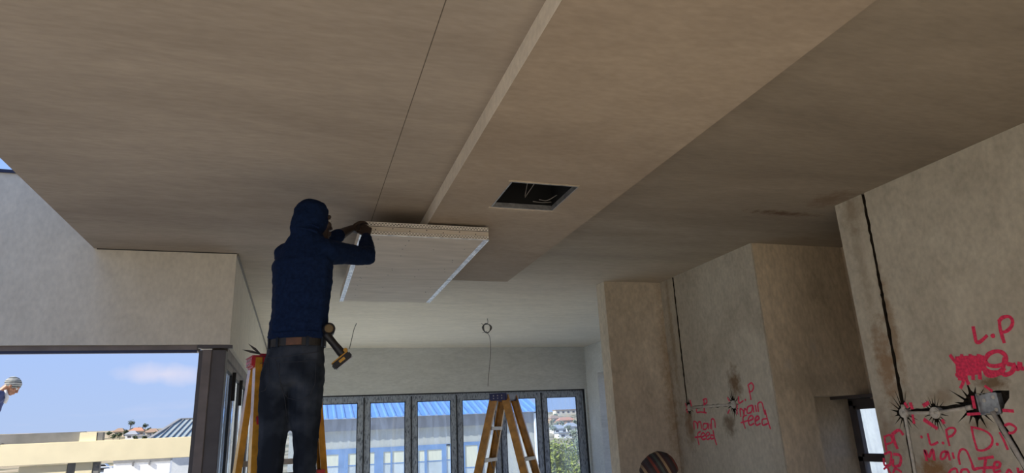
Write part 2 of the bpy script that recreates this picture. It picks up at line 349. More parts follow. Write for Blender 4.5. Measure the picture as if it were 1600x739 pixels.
# hatch edging, children of the dropped panel
def child(name, bm, mat, parent, label=None, smooth=False): return obj(name, bm, mat, parent, smooth=smooth, label=label)
bm = B()
for a in ((HX0, HX0+.006, HY0, HY1), (HX1-.006, HX1, HY0, HY1), (HX0, HX1, HY1-.006, HY1), (HX0, HX1, HY0, HY0+.006)): box(bm, *a, HP-.004, HP+.03)
child('hatch_edging', bm, m_steel, pan, 'metal edging of the hatch')
bm = B(); random.seed(3)
for (x0, y0, x1, y1) in ((HX0-.012, HY1+.005, HX1+.01, HY1+.02), (HX0-.02, HY0-.015, HX1, HY0-.004)):
    pts = []
    for i in range(20): f = i/19; pts.append((x0+(x1-x0)*f, y0+random.uniform(-.006, .003), HP-.003))
    for i in range(20): f = 1-i/19; pts.append((x0+(x1-x0)*f, y1+random.uniform(-.003, .012), HP-.003))
    prism(bm, pts, (0, 0, .005))
child('plaster_rim', bm, m_alc, pan, 'rough chipped plaster at the hatch edge')
# hatch wires
bm = B()
for pts in ([(1.40, 3.90, 3.13), (1.385, 3.78, 3.20), (1.36, 3.65, 3.24), (1.37, 3.53, 3.30)],
            [(1.37, 3.53, 3.30), (1.42, 3.65, 3.22), (1.43, 3.72, 3.19), (1.40, 3.9, 3.12)],
            [(1.43, 3.72, 3.19), (1.47, 3.66, 3.20), (1.54, 3.62, 3.2), (1.575, 3.60, 3.19), (1.58, 3.52, 3.24)],
            [(1.50, 3.90, 3.11), (1.55, 3.88, 3.10), (1.60, 3.82, 3.12)], [(1.46, 3.915, 3.10), (1.52, 3.9, 3.09), (1.59, 3.905, 3.1)]):
    tube(bm, spline(pts), .0028, 6)
obj('electrical_cable', bm, m_greyw, label='tangled grey cables hanging inside the black square ceiling hatch', cat='cable')

# left beam wall (faces the camera) and terrace edge
bm = bx(-7, XL, Y1, Y1+.25, 2.385, 3.74)
wl = obj('wall_left', bm, m_wallL, **st_)
child('roof_flashing', bx(-7, -1.55, Y1-.015, Y1+.27, 3.74, 3.765), m_navy, wl)
bm = bx(-.80, XL, Y1+.25, YB, 2.385, H); wsd = obj('wall_side', bm, m_wallL, **st_)
child('shadow_gap', bx(XL, XL+.012, Y1+.01, YB, H-.02, H), m_greyw, wsd, 'thin dark strip under the ceiling')
bm = B(); box(bm, -1.58, XL, Y1-.003, Y1, H-.008, H); child('shadow_gap', bm, m_wire, wl, 'thin dark joint under the ceiling')
# head track of the wide opening and its corner post
tr = obj('trim_1', bx(-7, -.79, Y1+.03, Y1+.22, 2.345, 2.385, bev=.003), m_frame2, **st_)
child('track_lip', bx(-7, -.79, Y1+.03, Y1+.045, 2.325, 2.347), m_navy, tr)
po = thing('door_post', 'dark brown corner post between the wide opening and the side glass doors', 'post', (-.67, Y1+.1, 0))
obj('post_body', bx(-.775, -.575, Y1+.03, Y1+.2, .0, 2.345, bev=.004), m_frame, po)
obj('front_cover', bx(-.745, -.68, Y1+.012, Y1+.03, .0, 2.345, bev=.003), m_frame2, po, label='lighter brown cover strip')
obj('head_bracket', bx(-.79, -.53, Y1+.02, Y1+.06, 2.36, 2.384), m_frame, po)

# side folding doors
def leaf(parent, p0, dx, dy, w, h, st, mat, gmat, th=.045, z0=.05, handle=False):
    "door leaf from p0 along (dx,dy)"
    n = V((-dy, dx)); 
    def bxx(bm, a0, a1, z_0, z_1, t0, t1):
        pts = [(p0[0]+dx*a0+n.x*t0, p0[1]+dy*a0+n.y*t0, z_0), (p0[0]+dx*a1+n.x*t0, p0[1]+dy*a1+n.y*t0, z_0), (p0[0]+dx*a1+n.x*t1, p0[1]+dy*a1+n.y*t1, z_0), (p0[0]+dx*a0+n.x*t1, p0[1]+dy*a0+n.y*t1, z_0)]
        prism(bm, pts, (0, 0, z_1-z_0))
    bm = B(); g = .006
    bxx(bm, g, st, z0, h, 0, th); bxx(bm, w-st, w-g, z0, h, 0, th); bxx(bm, st, w-st, h-st*.85, h, 0, th); bxx(bm, st, w-st, z0, z0+st*1.3, 0, th)
    f = obj('door_leaf', bm, mat, parent)
    bm = B()
    for s0, s1 in ((st, st+.012), (w-st-.012, w-st)): bxx(bm, s0, s1, z0+st*1.3, h-st*.85, -.002, th*.5)
    bxx(bm, st, w-st, h-st*.85-.012, h-st*.85, -.002, th*.5)
    obj('gasket', bm, m_blk, f)
    bm = B(); bxx(bm, st, w-st, z0+st*1.3, h-st*.85, th*.45, th*.55); obj('glass_pane', bm, gmat, f)
    if handle:
        bm = B(); bxx(bm, w-.035, w-.01, handle[0], handle[1], -.03, .0); obj('handle', bm, m_blk, f)
    return f
d2 = thing('door_2', loc=(XL-.1, 8.7, 0), kind='structure')
obj('door_frame', bx(-.70, -.58, Y1+.2, YB, 2.30, 2.385), m_frame2, d2)
y = Y1+.22
for i in range(7):
    leaf(d2, (-.60, y), 0, 1, .83, 2.30, .075, m_frame2, m_glass2, handle=(2.0, 2.26) if i in (0, 1, 2, 4) else False); y += .835
# back folding doors
d1 = thing('door_1', loc=(2.3, YB+.1, 0), kind='structure')
bm = B(); box(bm, -.55, 5.24, YB+.08, YB+.2, 2.30, 2.345); box(bm, 5.205, 5.26, YB+.08, YB+.2, 0, 2.345)
obj('door_frame', bm, m_film, d1)
bm = B(); box(bm, -.55, 5.24, YB+.05, YB+.08, 2.325, 2.345); box(bm, 5.235, 5.262, YB+.05, YB+.08, 0, 2.345); obj('frame_edge', bm, m_blk, d1)
for i in range(7): leaf(d1, (-.55+.822*i, YB+.1), 1, 0, .822, 2.30, .105, m_film, m_glass)
bm = B()
for i in range(1, 7): box(bm, -.55+.822*i-.009, -.55+.822*i+.009, YB+.08, YB+.1, .1, 2.3)
obj('hinge_strip', bm, m_blk, d1)

wb = obj('wall_back', bx(-.8, 6.2, YB, YB+.25, 2.345, H), m_wallB, **st_)
obj('wall_back_right', bx(5.26, 6.2, YB, YB+.25, 0, 2.345), m_wallB, **st_)
# right side: near wall, alcove, far wall, nib
wr = obj('wall_right', bx(XR, XR+.3, -5, 3.72, 0, H), m_wallR, **st_)
wf = obj('wall_right_far', bx(XR, XR+.10, 4.74, 6.56, 0, H), m_wallR, **st_)
obj('wall_nib', bx(3.15, XR, 6.36, 6.56, 0, H), m_nib, **st_)
whs = obj('wall_far_side', bx(5.3, 5.5, 6.4, YB+.25, 0, H), m_wallB, **st_)
cut(whs, [bx(5.2, 5.6, 7.0, 11.3, .5, 2.6)], m_wallB)  # unseen opening added to bring daylight into the back of the room
obj('wall_nib_back', bx(XR, 5.3, 6.4, 6.56, 0, H), m_wallB, **st_)
bm = bx(XR+.015, 5.02, 4.735, 5.25, 0, H); wa = obj('wall_alcove', bm, m_alc, **st_)
cut(wa, [bx(4.252, 5.5, 4.5, 5.03, -.2, 1.782)], m_alc)
bm = bx(4.87, 5.0, 3.0, 4.735, 0, H); we = obj('wall_alcove_side', bm, m_alc, **st_)
cut(we, [bx(4.6, 5.4, 3.8, 5.03, .7, 1.745)], m_alc)
obj('wall_alcove_side', bx(4.87, 5.0, 4.735, 5.03, 0, .7), m_alc, **st_)
obj('wall_alcove_near', bx(XR+.3, 4.87, 3.2, 3.45, 0, H), m_alc, **st_)
w1 = thing('window_1', loc=(4.93, 4.4, .7), kind='structure')
bm = B()
for a in ((3.8, 3.86, .7, 1.745), (4.97, 5.03, .7, 1.745), (3.8, 5.03, 1.69, 1.757), (3.8, 5.03, .7, .76), (3.8, 5.03, 1.205, 1.25)): box(bm, 4.895, 4.96, a[0], a[1], a[2], a[3], bev=.004)
wfm = obj('window_frame', bm, m_frame, w1)
bm = B()
for a in ((3.87, 3.9, 1.25, 1.69), (4.93, 4.965, 1.25, 1.69), (3.87, 4.965, 1.66, 1.69), (3.87, 4.965, 1.25, 1.275)): box(bm, 4.88, 4.93, a[0], a[1], a[2], a[3], bev=.004)
obj('sash', bm, m_frame, w1)
obj('glass_pane', bx(4.92, 4.924, 3.85, 4.98, .75, 1.70), m_glass3, w1)
bm = B(); tube(bm, [(4.88, 4.5, 1.24), (4.85, 4.5, 1.235), (4.845, 4.62, 1.23)], .008); obj('handle', bm, m_blk, w1)
obj('trim_2', bx(4.70, 5.05, 3.9, 5.03, 1.755, 1.782), m_frame, **st_)

# chases cut in the right walls
def star(c, ry, rz, n, seed, inner=.32):
    rnd = random.Random(seed); pts = []
    for i in range(n):
        a = 2*math.pi*(i+.5)/n; ro = rnd.uniform(.65, 1.05); w = 2*math.pi/n*.27
        # diamond body
        def body(a): return inner*1.45/(abs(math.cos(a))+abs(math.sin(a)))
        for da, rr in ((-.5*2*math.pi/n, body(a-.5*2*math.pi/n)), (-w, body(a-w)*1.02), (0, ro), (w, body(a+w)*1.02)):
            aa = a+da; pts.append((XR-.05, c[1]+math.cos(aa)*rr*ry, c[2]+math.sin(aa)*rr*rz))
    return prism(B(), pts, (.09, 0, 0))
def chasebar(p, q, w, seed, depth=.085):
    rnd = random.Random(seed); d = (q-p); n = max(6, int(d.length/.035)); s = V((0, -d.z, d.y)).normalized(); A = []; Bq = []
    for i in range(n+1):
        c = p+d*i/n; A.append(c+s*(w/2+rnd.uniform(-.002, .006))); Bq.append(c-s*(w/2+rnd.uniform(-.002, .006)))
    pts = [(XR-.05, q_.y, q_.z) for q_ in A+Bq[::-1]]
    return prism(B(), pts, (depth, 0, 0))
P = lambda x, y: yz(x, y)
c1, c2, c3 = P(1412, 645), P(1461, 645), P(1530, 633)
g0 = V((XR, 3.447, 3.2)); g1 = V((XR, 3.49, 1.62)); g2 = P(1436, 745); g2.z = .9; g2.y = 3.52
p_end = P(1604, 733); p_far = c3+(p_end-P(1548, 640))*2.2
cut(wr, [chasebar(g0, V((XR, 3.465, 2.4)), .020, 1), chasebar(V((XR, 3.466, 2.41)), g1, .022, 2), chasebar(g1, g2, .032, 3), chasebar(c1, c3, .030, 4),
         star(c1, .12, .16, 17, 5), star(c2, .10, .145, 18, 6), star(c3+V((0, .03, 0)), .17, .17, 15, 8, .36),
         prism(B(), [(XR-.05, q.y, q.z) for q in (P(1527, 618), P(1556, 610), P(1577, 610), P(1577, 622), P(1570, 632), P(1566, 646), P(1527, 646))], (.10, 0, 0)),
         chasebar(P(1550, 640), P(1650, 808), .042, 9)], m_chase)
f0 = P(1051, 432); f0.z = 3.2; f1 = P(1074, 634)
e1, e2 = P(1077, 637), P(1146, 632)
cut(wf, [chasebar(V((XR, f0.y, 3.2)), f1, .020, 11), chasebar(e1, e2, .026, 12), star(e1, .085, .13, 15, 13, .36), star(e2, .10, .155, 15, 14, .36)], m_chase)
def conduit(pts, r, label, boxes):
    o = thing('conduit_run', label, 'conduit', tuple(pts[0][0]))
    for ps in pts:
        bm = B(); tube(bm, ps, r, 12); 
        for q in (ps[0], ps[-1]):
            d = (ps[-1]-ps[0]).normalized(); q2 = q+(d if q is ps[0] else -d)*.035
            tube(bm, [q, q2], r*1.35, 12)
        obj('pipe', bm, m_pipe, o, smooth=True)
    for c, rr in boxes:
        bm = B(); tube(bm, [c+V((.035, 0, 0)), c+V((-.004, 0, 0))], rr, 24)
        bo = obj('junction_box', bm, m_pipe, o)
        bm = B(); tube(bm, [c+V((-.003, 0, 0)), c+V((-.009, 0, 0))], rr*.8, 24); obj('lid', bm, m_alu if rr < .03 else m_pipe, bo)
    return o
dx = V((.003, 0, 0))
cr = conduit([[c1+dx, c2+dx], [c2+dx, c3+dx+V((0, .05, -.01))], [V((XR+.006, 3.49, 1.66)), V((XR+.006, 3.492, 1.6)), g2+dx]], .0115,
    'grey conduit joining two round boxes and a square box in the near spray-painted wall', [(c1, .032), (c2, .036)])
o = thing('metal_switch_box', 'square galvanised box set in the jagged hole below the pink scribble', 'switch box', tuple(c3))
bm = B(); bc = (P(1528, 617)+P(1560, 645))/2; sy = .065; sz = .062
box(bm, XR+.0, XR+.04, bc.y-sy, bc.y+sy, bc.z-sz, bc.z-sz+.004); box(bm, XR+.0, XR+.04, bc.y-sy, bc.y+sy, bc.z+sz-.004, bc.z+sz)
box(bm, XR+.0, XR+.04, bc.y-sy, bc.y-sy+.004, bc.z-sz, bc.z+sz); box(bm, XR+.0, XR+.04, bc.y+sy-.004, bc.y+sy, bc.z-sz, bc.z+sz); box(bm, XR+.015, XR+.019, bc.y-sy, bc.y+sy, bc.z-sz, bc.z+sz)
obj('box_body', bm, m_steel, o)
bm = B()
for a, b2 in ((-.03, .035), (-.03, -.035), (.03, .02)): tube(bm, [(XR+.013, bc.y+a, bc.z+b2), (XR+.0155, bc.y+a, bc.z+b2)], .011, 14)
obj('knockout', bm, m_pipe, o)
o = thing('conduit_run', 'grey conduit slanting down from the square metal box to the right edge', 'conduit', tuple(P(1552, 645)))
bm = B(); tube(bm, [P(1550, 643)+dx, P(1600, 727)+dx, P(1648, 806)+dx], .0135, 12); obj('pipe', bm, m_pipe, o, smooth=True)
conduit([[e1+dx, e2+dx]], .013, 'short pale conduit joining two round boxes in the far spray-painted wall', [(e1, .034), (e2, .036)])

# spray paint lettering
RIB = [0]
def ribbon(bm, pts, w, x=XR-.0015):
    pts = spline(pts, 5) if len(pts) > 2 else [V(p) for p in pts]
    RIB[0] += 1; x = x-.00006*(RIB[0] % 25)
    L_, R_ = [], []
    for i, p in enumerate(pts):
        d = (pts[min(i+1, len(pts)-1)]-pts[max(i-1, 0)]); d = V((0, d.y, d.z))
        if d.length < 1e-6: d = V((0, 1, 0))
        d.normalize(); s = V((0, -d.z, d.y)); ww = w*(1+.25*noise.noise(p*30))
        L_.append(p+s*ww/2); R_.append(p-s*ww/2)
    for q in (L_, R_):
        for k in q: k.x = x
    vs = [[bm.verts.new(a), bm.verts.new(b2), bm.verts.new(V((XR-.0002, b2.y, b2.z))), bm.verts.new(V((XR-.0002, a.y, a.z)))] for a, b2 in zip(L_, R_)]
    for a, b2 in zip(vs, vs[1:]):
        for k in range(4): bm.faces.new((a[k], a[(k+1) % 4], b2[(k+1) % 4], b2[k]))
    bm.faces.new(vs[0][::-1]); bm.faces.new(vs[-1])
def blot(bm, c, r):
    pts = [(XR-.0015, c.y+math.cos(a)*r*random.uniform(.85, 1.1), c.z+math.sin(a)*r*random.uniform(.85, 1.1)) for a in [2*math.pi*k/12 for k in range(12)]]
    prism(bm, pts, (.001, 0, 0))
def words(strokes, dots, ox, oy, sc, w, wall, label):
    bm = B()
    for s in strokes:
        ww = w
        if isinstance(s[0], (int, float)): ww = w*s[0]; s = s[1]
        ribbon(bm, [yz(ox+x/sc, oy+y/sc) for x, y in s], ww)
    for d in dots: blot(bm, yz(ox+d[0]/sc, oy+d[1]/sc), w*.75)
    child('painted_lettering', bm, m_pink, wall, label)
A4 = (1360, 480, 2.854); A8 = (1440, 600, 5.32); A5 = (1040, 570, 4.375)
words([[(458, 85), (465, 120), (474, 156), (495, 150), (522, 125)], [(575, 55), (580, 100), (598, 160)], [(572, 65), (590, 46), (618, 42), (634, 60), (628, 88), (605, 108), (582, 112)]], [(547, 127)], *A4, .019, wr, 'pink sprayed letters L.P above the crossed-out word')
random.seed(5)
zz = [[(385+k*7.5, 215+random.uniform(-6, 10)), (392+k*7.5, 300+random.uniform(-30, 30))] for k in range(15)]
zz += [[(385+random.uniform(-8, 8), 225+k*11), (500+random.uniform(-12, 12), 222+k*10)] for k in range(8)]
words([[(355, 212), (372, 235), (395, 262)], [(408, 300), (415, 330), (402, 362)], [(425, 300), (430, 325), (440, 345)], [1.2, [(512, 235), (530, 208), (570, 196), (602, 215), (600, 248), (565, 262), (528, 258), (512, 238)]],
       [1.3, [(500, 272), (540, 290), (600, 292)]], [1.3, [(505, 255), (520, 300), (560, 300), (600, 270)]], [1.2, [(600, 225), (592, 296), (628, 292), (640, 262), (610, 252)]], [1.2, [(635, 250), (650, 272), (660, 272), (668, 245)]], [(668, 245), (676, 275), (700, 262), (702, 235)]]+zz,
      [], *A4, .020, wr, 'crossed-out pink sprayed word')
words([[1.6, [(152, 425), (168, 448)]], [1.8, [(178, 425), (188, 455)]], [1.6, [(188, 478), (196, 520)]], [2, [(235, 440), (262, 425)]], [2, [(238, 500), (300, 542)]], [1.6, [(320, 500), (330, 520)]], [1.6, [(455, 395), (466, 452)]], [1.4, [(432, 478), (490, 474)]], [1.6, [(590, 460), (640, 463)]], [1.3, [(510, 350), (545, 375)]]], [], *A4, .012, wr, 'pink marks sprayed around the chiselled boxes')
words([[(52, 410), (62, 455), (76, 502), (105, 500), (138, 482)], [(205, 375), (215, 440), (234, 516)], [(205, 385), (235, 366), (272, 368), (282, 392), (255, 428), (220, 440)],
       [1.3, [(45, 640), (28, 550), (62, 605), (92, 545), (108, 635)]], [(205, 558), (168, 572), (160, 622), (195, 612), (216, 560), (236, 635)], [(258, 568), (270, 622)], [(320, 672), (308, 600), (328, 546), (370, 552), (400, 612), (430, 690)],
       [(215, 760), (250, 712), (290, 706), (302, 760)], [(325, 760), (335, 716), (380, 712), (402, 760)]], [(178, 490), (0, 440)], *A8, .013, wr, 'pink sprayed words L.P Main')
words([[(415, 350), (432, 440), (455, 520), (468, 548), (520, 550), (575, 515), (590, 460), (560, 410), (500, 378), (420, 358)], [(648, 400), (685, 470), (718, 548)], [(690, 345), (735, 332), (785, 365), (765, 402), (722, 408)],
       [1.2, [(470, 622), (600, 606)]], [1.2, [(535, 620), (518, 740)]], [1.3, [(425, 675), (435, 710), (480, 700), (625, 692)]], [(610, 700), (645, 690), (652, 655), (610, 655), (605, 730), (660, 720)], [(700, 760), (728, 712), (760, 760)], [(800, 695), (812, 745), (840, 720)]], [(630, 500)], *A8, .013, wr, 'pink sprayed words D.P Main feed')
words([[(62, 572), (72, 640)], [(60, 580), (88, 570), (98, 600), (70, 612)], [1.6, [(98, 560), (108, 600), (122, 632)]], [1.5, [(100, 565), (128, 548), (148, 570)]], [1.2, [(62, 655), (92, 648), (88, 700), (64, 704), (60, 672)]], [1.4, [(102, 655), (134, 662), (132, 702), (104, 708), (100, 676)]], [(60, 722), (75, 715), (92, 745)], [(100, 745), (112, 720), (140, 735)]], [], *A4, .013, wr, 'pink sprayed letters on the strip left of the chase')
words([[(168, 240), (180, 290)], [(262, 232), (266, 330)], [(255, 240), (278, 232), (282, 258), (262, 270)], [(212, 302), (214, 325), (240, 322), (280, 328)], [(135, 262), (150, 300)], [(140, 300), (152, 330)],
       [(197, 442), (194, 388), (214, 398), (220, 436), (223, 396), (240, 392), (246, 438)], [(286, 402), (260, 404), (258, 440), (282, 434), (290, 400), (294, 442)], [(304, 402), (306, 438)], [(316, 442), (313, 375), (334, 378), (340, 432)],
       [(230, 548), (220, 500), (222, 468), (240, 456)], [(200, 496), (246, 490)], [(246, 495), (270, 480), (256, 464), (242, 485), (254, 510), (275, 505)], [(280, 490), (302, 475), (290, 460), (276, 480), (285, 510), (306, 500)], [(330, 486), (312, 480), (312, 506), (332, 500)], [(324, 445), (335, 500), (350, 548)]], [], *A5, .014, wf, 'pink sprayed words L.P main feed under the left round box')
words([[(500, 215), (503, 260), (532, 245)], [(564, 135), (575, 182), (584, 240)], [(562, 142), (586, 124), (602, 148), (592, 178), (570, 186)],
       [(515, 355), (510, 302), (530, 312), (536, 342), (540, 300), (552, 310)], [(592, 276), (562, 290), (560, 330), (588, 320), (596, 278), (604, 326)], [(614, 275), (622, 322)], [(636, 322), (632, 266), (658, 258), (672, 308), (682, 342)],
       [(546, 436), (530, 382), (534, 352), (556, 344)], [(515, 396), (566, 380)], [(566, 386), (600, 366), (586, 346), (566, 370), (576, 412), (606, 400)], [(612, 386), (640, 366), (628, 350), (612, 376), (622, 412), (650, 400)], [(692, 368), (662, 375), (666, 412), (702, 400)], [(680, 305), (696, 370), (718, 440)],
       [(422, 222), (438, 250)], [(425, 335), (438, 305)], [(490, 270), (488, 340)]], [(546, 240)], *A5, .014, wf, 'pink sprayed words L.P main feed beside the right round box')

# ------------------------------------------------------------------ plasterboard box being fixed
BX0, BX1, BY0, BY1, BZ0, BZ1 = .350, 1.255, 4.32, 6.63, 2.938, 3.022
m_board, t, b_ = newmat('plasterboard')
tc_ = N(t, 'ShaderNodeTexCoord'); n_ = N(t, 'ShaderNodeTexNoise'); n_.inputs['Scale'].default_value = 6; n_.inputs['Detail'].default_value = 6; mp_ = N(t, 'ShaderNodeMapping'); mp_.inputs['Scale'].default_value = (.5, 2, 1)
t.links.new(tc_.outputs['Object'], mp_.inputs[0]); t.links.new(mp_.outputs[0], n_.inputs[0])
r_ = ramp(t, n_.outputs[0], [(.35, (.58, .51, .42)), (.65, (.68, .60, .50))]); t.links.new(r_.outputs[0], b_.inputs['Base Color']); b_.inputs['Roughness'].default_value = .8
bxo = thing('plasterboard_box', 'long shallow plasterboard box with perforated metal corner beads held up under the dropped panel', 'ceiling box', ((BX0+BX1)/2, (BY0+BY1)/2, BZ0))
sm_ = BY0+1.28
obj('soffit_board', bx(BX0, BX1, BY0, sm_-.002, BZ0, BZ0+.012), m_board, bxo)
obj('soffit_board', bx(BX0, BX1, sm_+.002, BY1, BZ0+.0, BZ0+.012), m_board, bxo)
obj('joint_strip', bx(BX0+.02, BX1-.02, sm_-.03, sm_+.03, BZ0+.0125, BZ0+.02), m_alc, bxo)
obj('end_board', bx(BX0, BX1, BY0, BY0+.012, BZ0+.012, BZ1), m_board, bxo)
obj('end_board', bx(BX0, BX1, BY1-.012, BY1, BZ0+.012, BZ1), m_board, bxo)
for x0 in (BX0, BX1-.012): obj('side_board', bx(x0, x0+.012, BY0+.012, BY1-.012, BZ0+.012, BZ1), m_board, bxo)
for y in (BY0+.25, BY0+1.1, BY0+1.9): obj('frame_stud', bx(.88, 1.2, y, y+.06, BZ0+.0205, HP), m_steel, bxo)
# perforated bead: real slots
def bead(p, q, s, w, th=.0012, up=None):
    "strip from p to q, extending w along s, with two rows of slots"
    bm = B(); p, q, s = V(p), V(q), V(s).normalized(); d = (q-p).normalized(); L_ = (q-p).length; pit = .022; n = int(L_/pit); pit = L_/n
    nrm = d.cross(s).normalized()*th
    us = [0]; vs_ = [0, w*.22, w*.42, w*.60, w*.80, w]
    def quad(a0, a1, b0, b1): prism(bm, [p+d*a0+s*b0, p+d*a1+s*b0, p+d*a1+s*b1, p+d*a0+s*b1], nrm)
    quad(0, L_, vs_[0], vs_[1]); quad(0, L_, vs_[2], vs_[3]); quad(0, L_, vs_[4], vs_[5])
    for i in range(n):
        a = i*pit
        quad(a, a+pit*.42, vs_[1], vs_[2])
        quad(a+pit*.5, a+pit*.92, vs_[3], vs_[4])
    return bm
m_bead = simple('white_coated_bead', (.85, .80, .72), .5, .1, .1, 30)
m_zinc = simple('shiny_zinc', (.70, .76, .86), .3, .6, .45, 22)
e = .0016
bm = B(); box(bm, BX0, BX1, BY0-.0008, BY0, BZ0+.002, BZ0+.026); box(bm, BX0, BX1, BY0-.0008, BY0, BZ1-.026, BZ1+.004)  # dark strips standing in for the shadow inside the bead slots
obj('bead_slot_shade', bm, m_chase, bxo, label='dark strip painting the shadow in the bead slots')
obj('corner_bead', bead((BX0, BY0-e, BZ1+.006), (BX1, BY0-e, BZ1+.006), (0, 0, -1), .028), m_bead, bxo, label='perforated bead along the upper edge')
obj('corner_bead', bead((BX0, BY0-e, BZ0), (BX1, BY0-e, BZ0), (0, 0, 1), .024), m_bead, bxo, label='perforated bead along the lower edge')
bm = B(); tube(bm, [(BX0, BY0-.002, BZ0-.002), (BX1, BY0-.002, BZ0-.002)], .0035, 8); box(bm, BX0, BX1, BY0, BY0+.012, BZ0-.002, BZ0); obj('bead_nose', bm, m_zinc, bxo, smooth=False, label='shiny nose of the front bead')
for x0, sg in ((BX0, 1), (BX1, -1)):
    o = obj('corner_bead', bead((x0, BY0, BZ0-.002), (x0, BY1, BZ0-.002), (sg, 0, 0), .034), m_zinc, bxo, label='shiny zinc bead along the side')
    bm = B(); tube(bm, [(x0, BY0, BZ0-.003), (x0, BY1, BZ0-.003)], .004, 8); obj('bead_nose', bm, m_zinc, o)
bm = B()
for i in range(7): x = BX0+.1+i*.118; tube(bm, [(x, BY0+.001, BZ0+.035+.012*(i % 2)), (x, BY0-.003, BZ0+.035+.012*(i % 2))], .004, 8)
obj('screw_head', bm, m_blk, bxo, label='dark screws in the front face')
bm = B(); random.seed(9)
for i in range(34):
    x = BX0+.12+random.choice((0, .22, .44, .66))+random.uniform(-.012, .012); y = BY0+.1+random.uniform(0, 2.1); tube(bm, [(x, y, BZ0+.001), (x, y, BZ0-.001)], .0045, 8)
obj('screw_head', bm, m_blk, bxo, label='dark screws dotted over the underside')

# ------------------------------------------------------------------ hanging wires
wp = at(762, 512, 1, 8.75)
bm = B(); top = V((wp.x, 8.75, H))
pts = [top]+[V((wp.x+.005, 8.75, wp.z+.09))]
for k in range(60): a = -math.pi/2*-1+2*math.pi*k/14; rr = .062+.006*math.sin(k*1.3); pts.append(V((wp.x+rr*math.cos(a)*.95, 8.75+.004*k/3, wp.z+rr*math.sin(a))))
tube(bm, spline(pts, 3), .004, 6)
tube(bm, spline([(wp.x-.02, 8.76, wp.z-.05), (wp.x+.03, 8.76, wp.z-.14), (wp.x+.035, 8.77, wp.z-.35), (wp.x-.0, 8.77, wp.z-.62), (wp.x-.02, 8.77, wp.z-.80)]), .0035, 6)
tube(bm, [(wp.x-.09, 8.75, wp.z+.06), (wp.x-.05, 8.75, wp.z+.035)], .003, 6); tube(bm, [(wp.x-.08, 8.75, wp.z-.07), (wp.x-.02, 8.75, wp.z-.055)], .003, 6)
obj('cable_coil', bm, m_wire, label='small coil of dark wire hanging from the ceiling in front of the back doors', cat='wire')
wq = at(557, 505, 2, H)
a_ = at(553, 515, 1, wq.y); b_2 = at(550, 528, 1, wq.y); c_ = at(546, 545, 1, wq.y)
bm = tube(B(), spline([wq, a_, b_2, c_]), .0045, 6)
obj('ceiling_wire', bm, m_wire, label='short bent wire end poking down from the ceiling beside the drill', cat='wire')

# ------------------------------------------------------------------ stepladders
def rail(bm, p, q, outward, w=.070, d=.028, th=.006):
    "channel section from p to q; web faces outward (local x sign)"
    p, q = V(p), V(q); dd = (q-p).normalized(); s = V((outward, 0, 0)); u = dd.cross(s).normalized()
    for (a0, a1, b0, b1) in ((-w/2, w/2, 0, th), (-w/2, -w/2+th, -d, 0), (w/2-th, w/2, -d, 0)):
        prism(bm, [p+u*a0+s*b0, p+u*a1+s*b0, p+u*a1+s*b1, p+u*a0+s*b1], q-p)
def ladder(label, loc, rotz, H_, capm, wt=.34, wb_f=.56, wb_r=.50, slope=.26, capw=.40, capd=.17, steps_f=(), steps_r=(), bracket=None, holes=False, caph=.065):
    o = thing('stepladder', label, 'ladder', loc, rotz)
    L = dict(local=True)
    bm = B(); box(bm, -capw/2, capw/2, -capd/2, capd/2, H_-caph, H_, bev=.01)
    box(bm, -capw/2-.004, capw/2+.004, -capd/2-.004, capd/2+.004, H_-.014, H_, bev=.006)
    cp = obj('top_cap', bm, capm, o, **L)
    bm = B()
    for sx in (-1, 1):
        for yy in (-.04, 0, .04):
            for zz_ in (.022, .046): tube(bm, [(sx*(capw/2-.002), yy, H_-zz_), (sx*(capw/2+.004), yy, H_-zz_)], .006, 8)
    obj('rivet', bm, m_alu, cp, **L)
    def X(side, wb, z): f = (H_-z)/H_; return side*((wt+(wb-wt)*f)/2)
    def Y(sgn, z): return sgn*(capd*.28+(H_-z)*slope)
    for sgn, wb, steps in ((-1, wb_f, steps_f), (1, wb_r, steps_r)):
        for sx in (-1, 1):
            bm = B(); rail(bm, (X(sx, wb, H_-.02), Y(sgn, H_-.02), H_-.02), (X(sx, wb, .03), Y(sgn, .03), .03), sx)
            rl = obj('rail', bm, m_yel, o, **L)
            x, y = X(sx, wb, .0), Y(sgn, .0)
            obj('foot', bx(x-.03, x+.03, y-.05, y+.05, 0, .05, bev=.006), m_blk, rl, **L)
        for z in steps:
            xa = X(1, wb, z)-.006; y = Y(sgn, z)
            bm = B(); box(bm, -xa, xa, y-.038, y+.038, z-.022, z, bev=.003); box(bm, -xa, xa, y-.042, y-.034, z-.03, z)
            s_ = obj('step', bm, m_alu, o, **L)
            if bracket:
                for sx in (-1, 1):
                    bm = B(); x0 = sx*(xa-.05); box(bm, min(x0, sx*xa), max(x0, sx*xa), y-.046, y+.046, z-.04, z+.006, bev=.004); obj('end_bracket', bm, bracket, s_, **L)
            bm = B()
            for sx in (-1, 1): bar(bm, (sx*(xa-.07), y, z-.02), (sx*xa, y-sgn*.0, z-.11), .003, .018)
            obj('knee_brace', bm, m_alu, s_, **L)
        if not steps:
            bm = B()
            for z in (.4, 1.0, 1.5): xa = X(1, wb, z); bar(bm, (-xa, Y(sgn, z), z), (xa, Y(sgn, z), z), .02, .03)
            obj('cross_brace', bm, m_alu, o, **L)
    for sx in (-1, 1):
        zf = H_*.62; bm = B()
        bar(bm, (X(sx, wb_f, zf)+sx*.008, Y(-1, zf), zf), (X(sx, wb_f, zf)+sx*.008, 0, zf-.03), .004, .02); bar(bm, (X(sx, wb_r, zf)+sx*.008, Y(1, zf), zf), (X(sx, wb_r, zf)+sx*.008, 0, zf-.03), .004, .02)
        obj('spreader', bm, m_alu, o, **L)
    return o
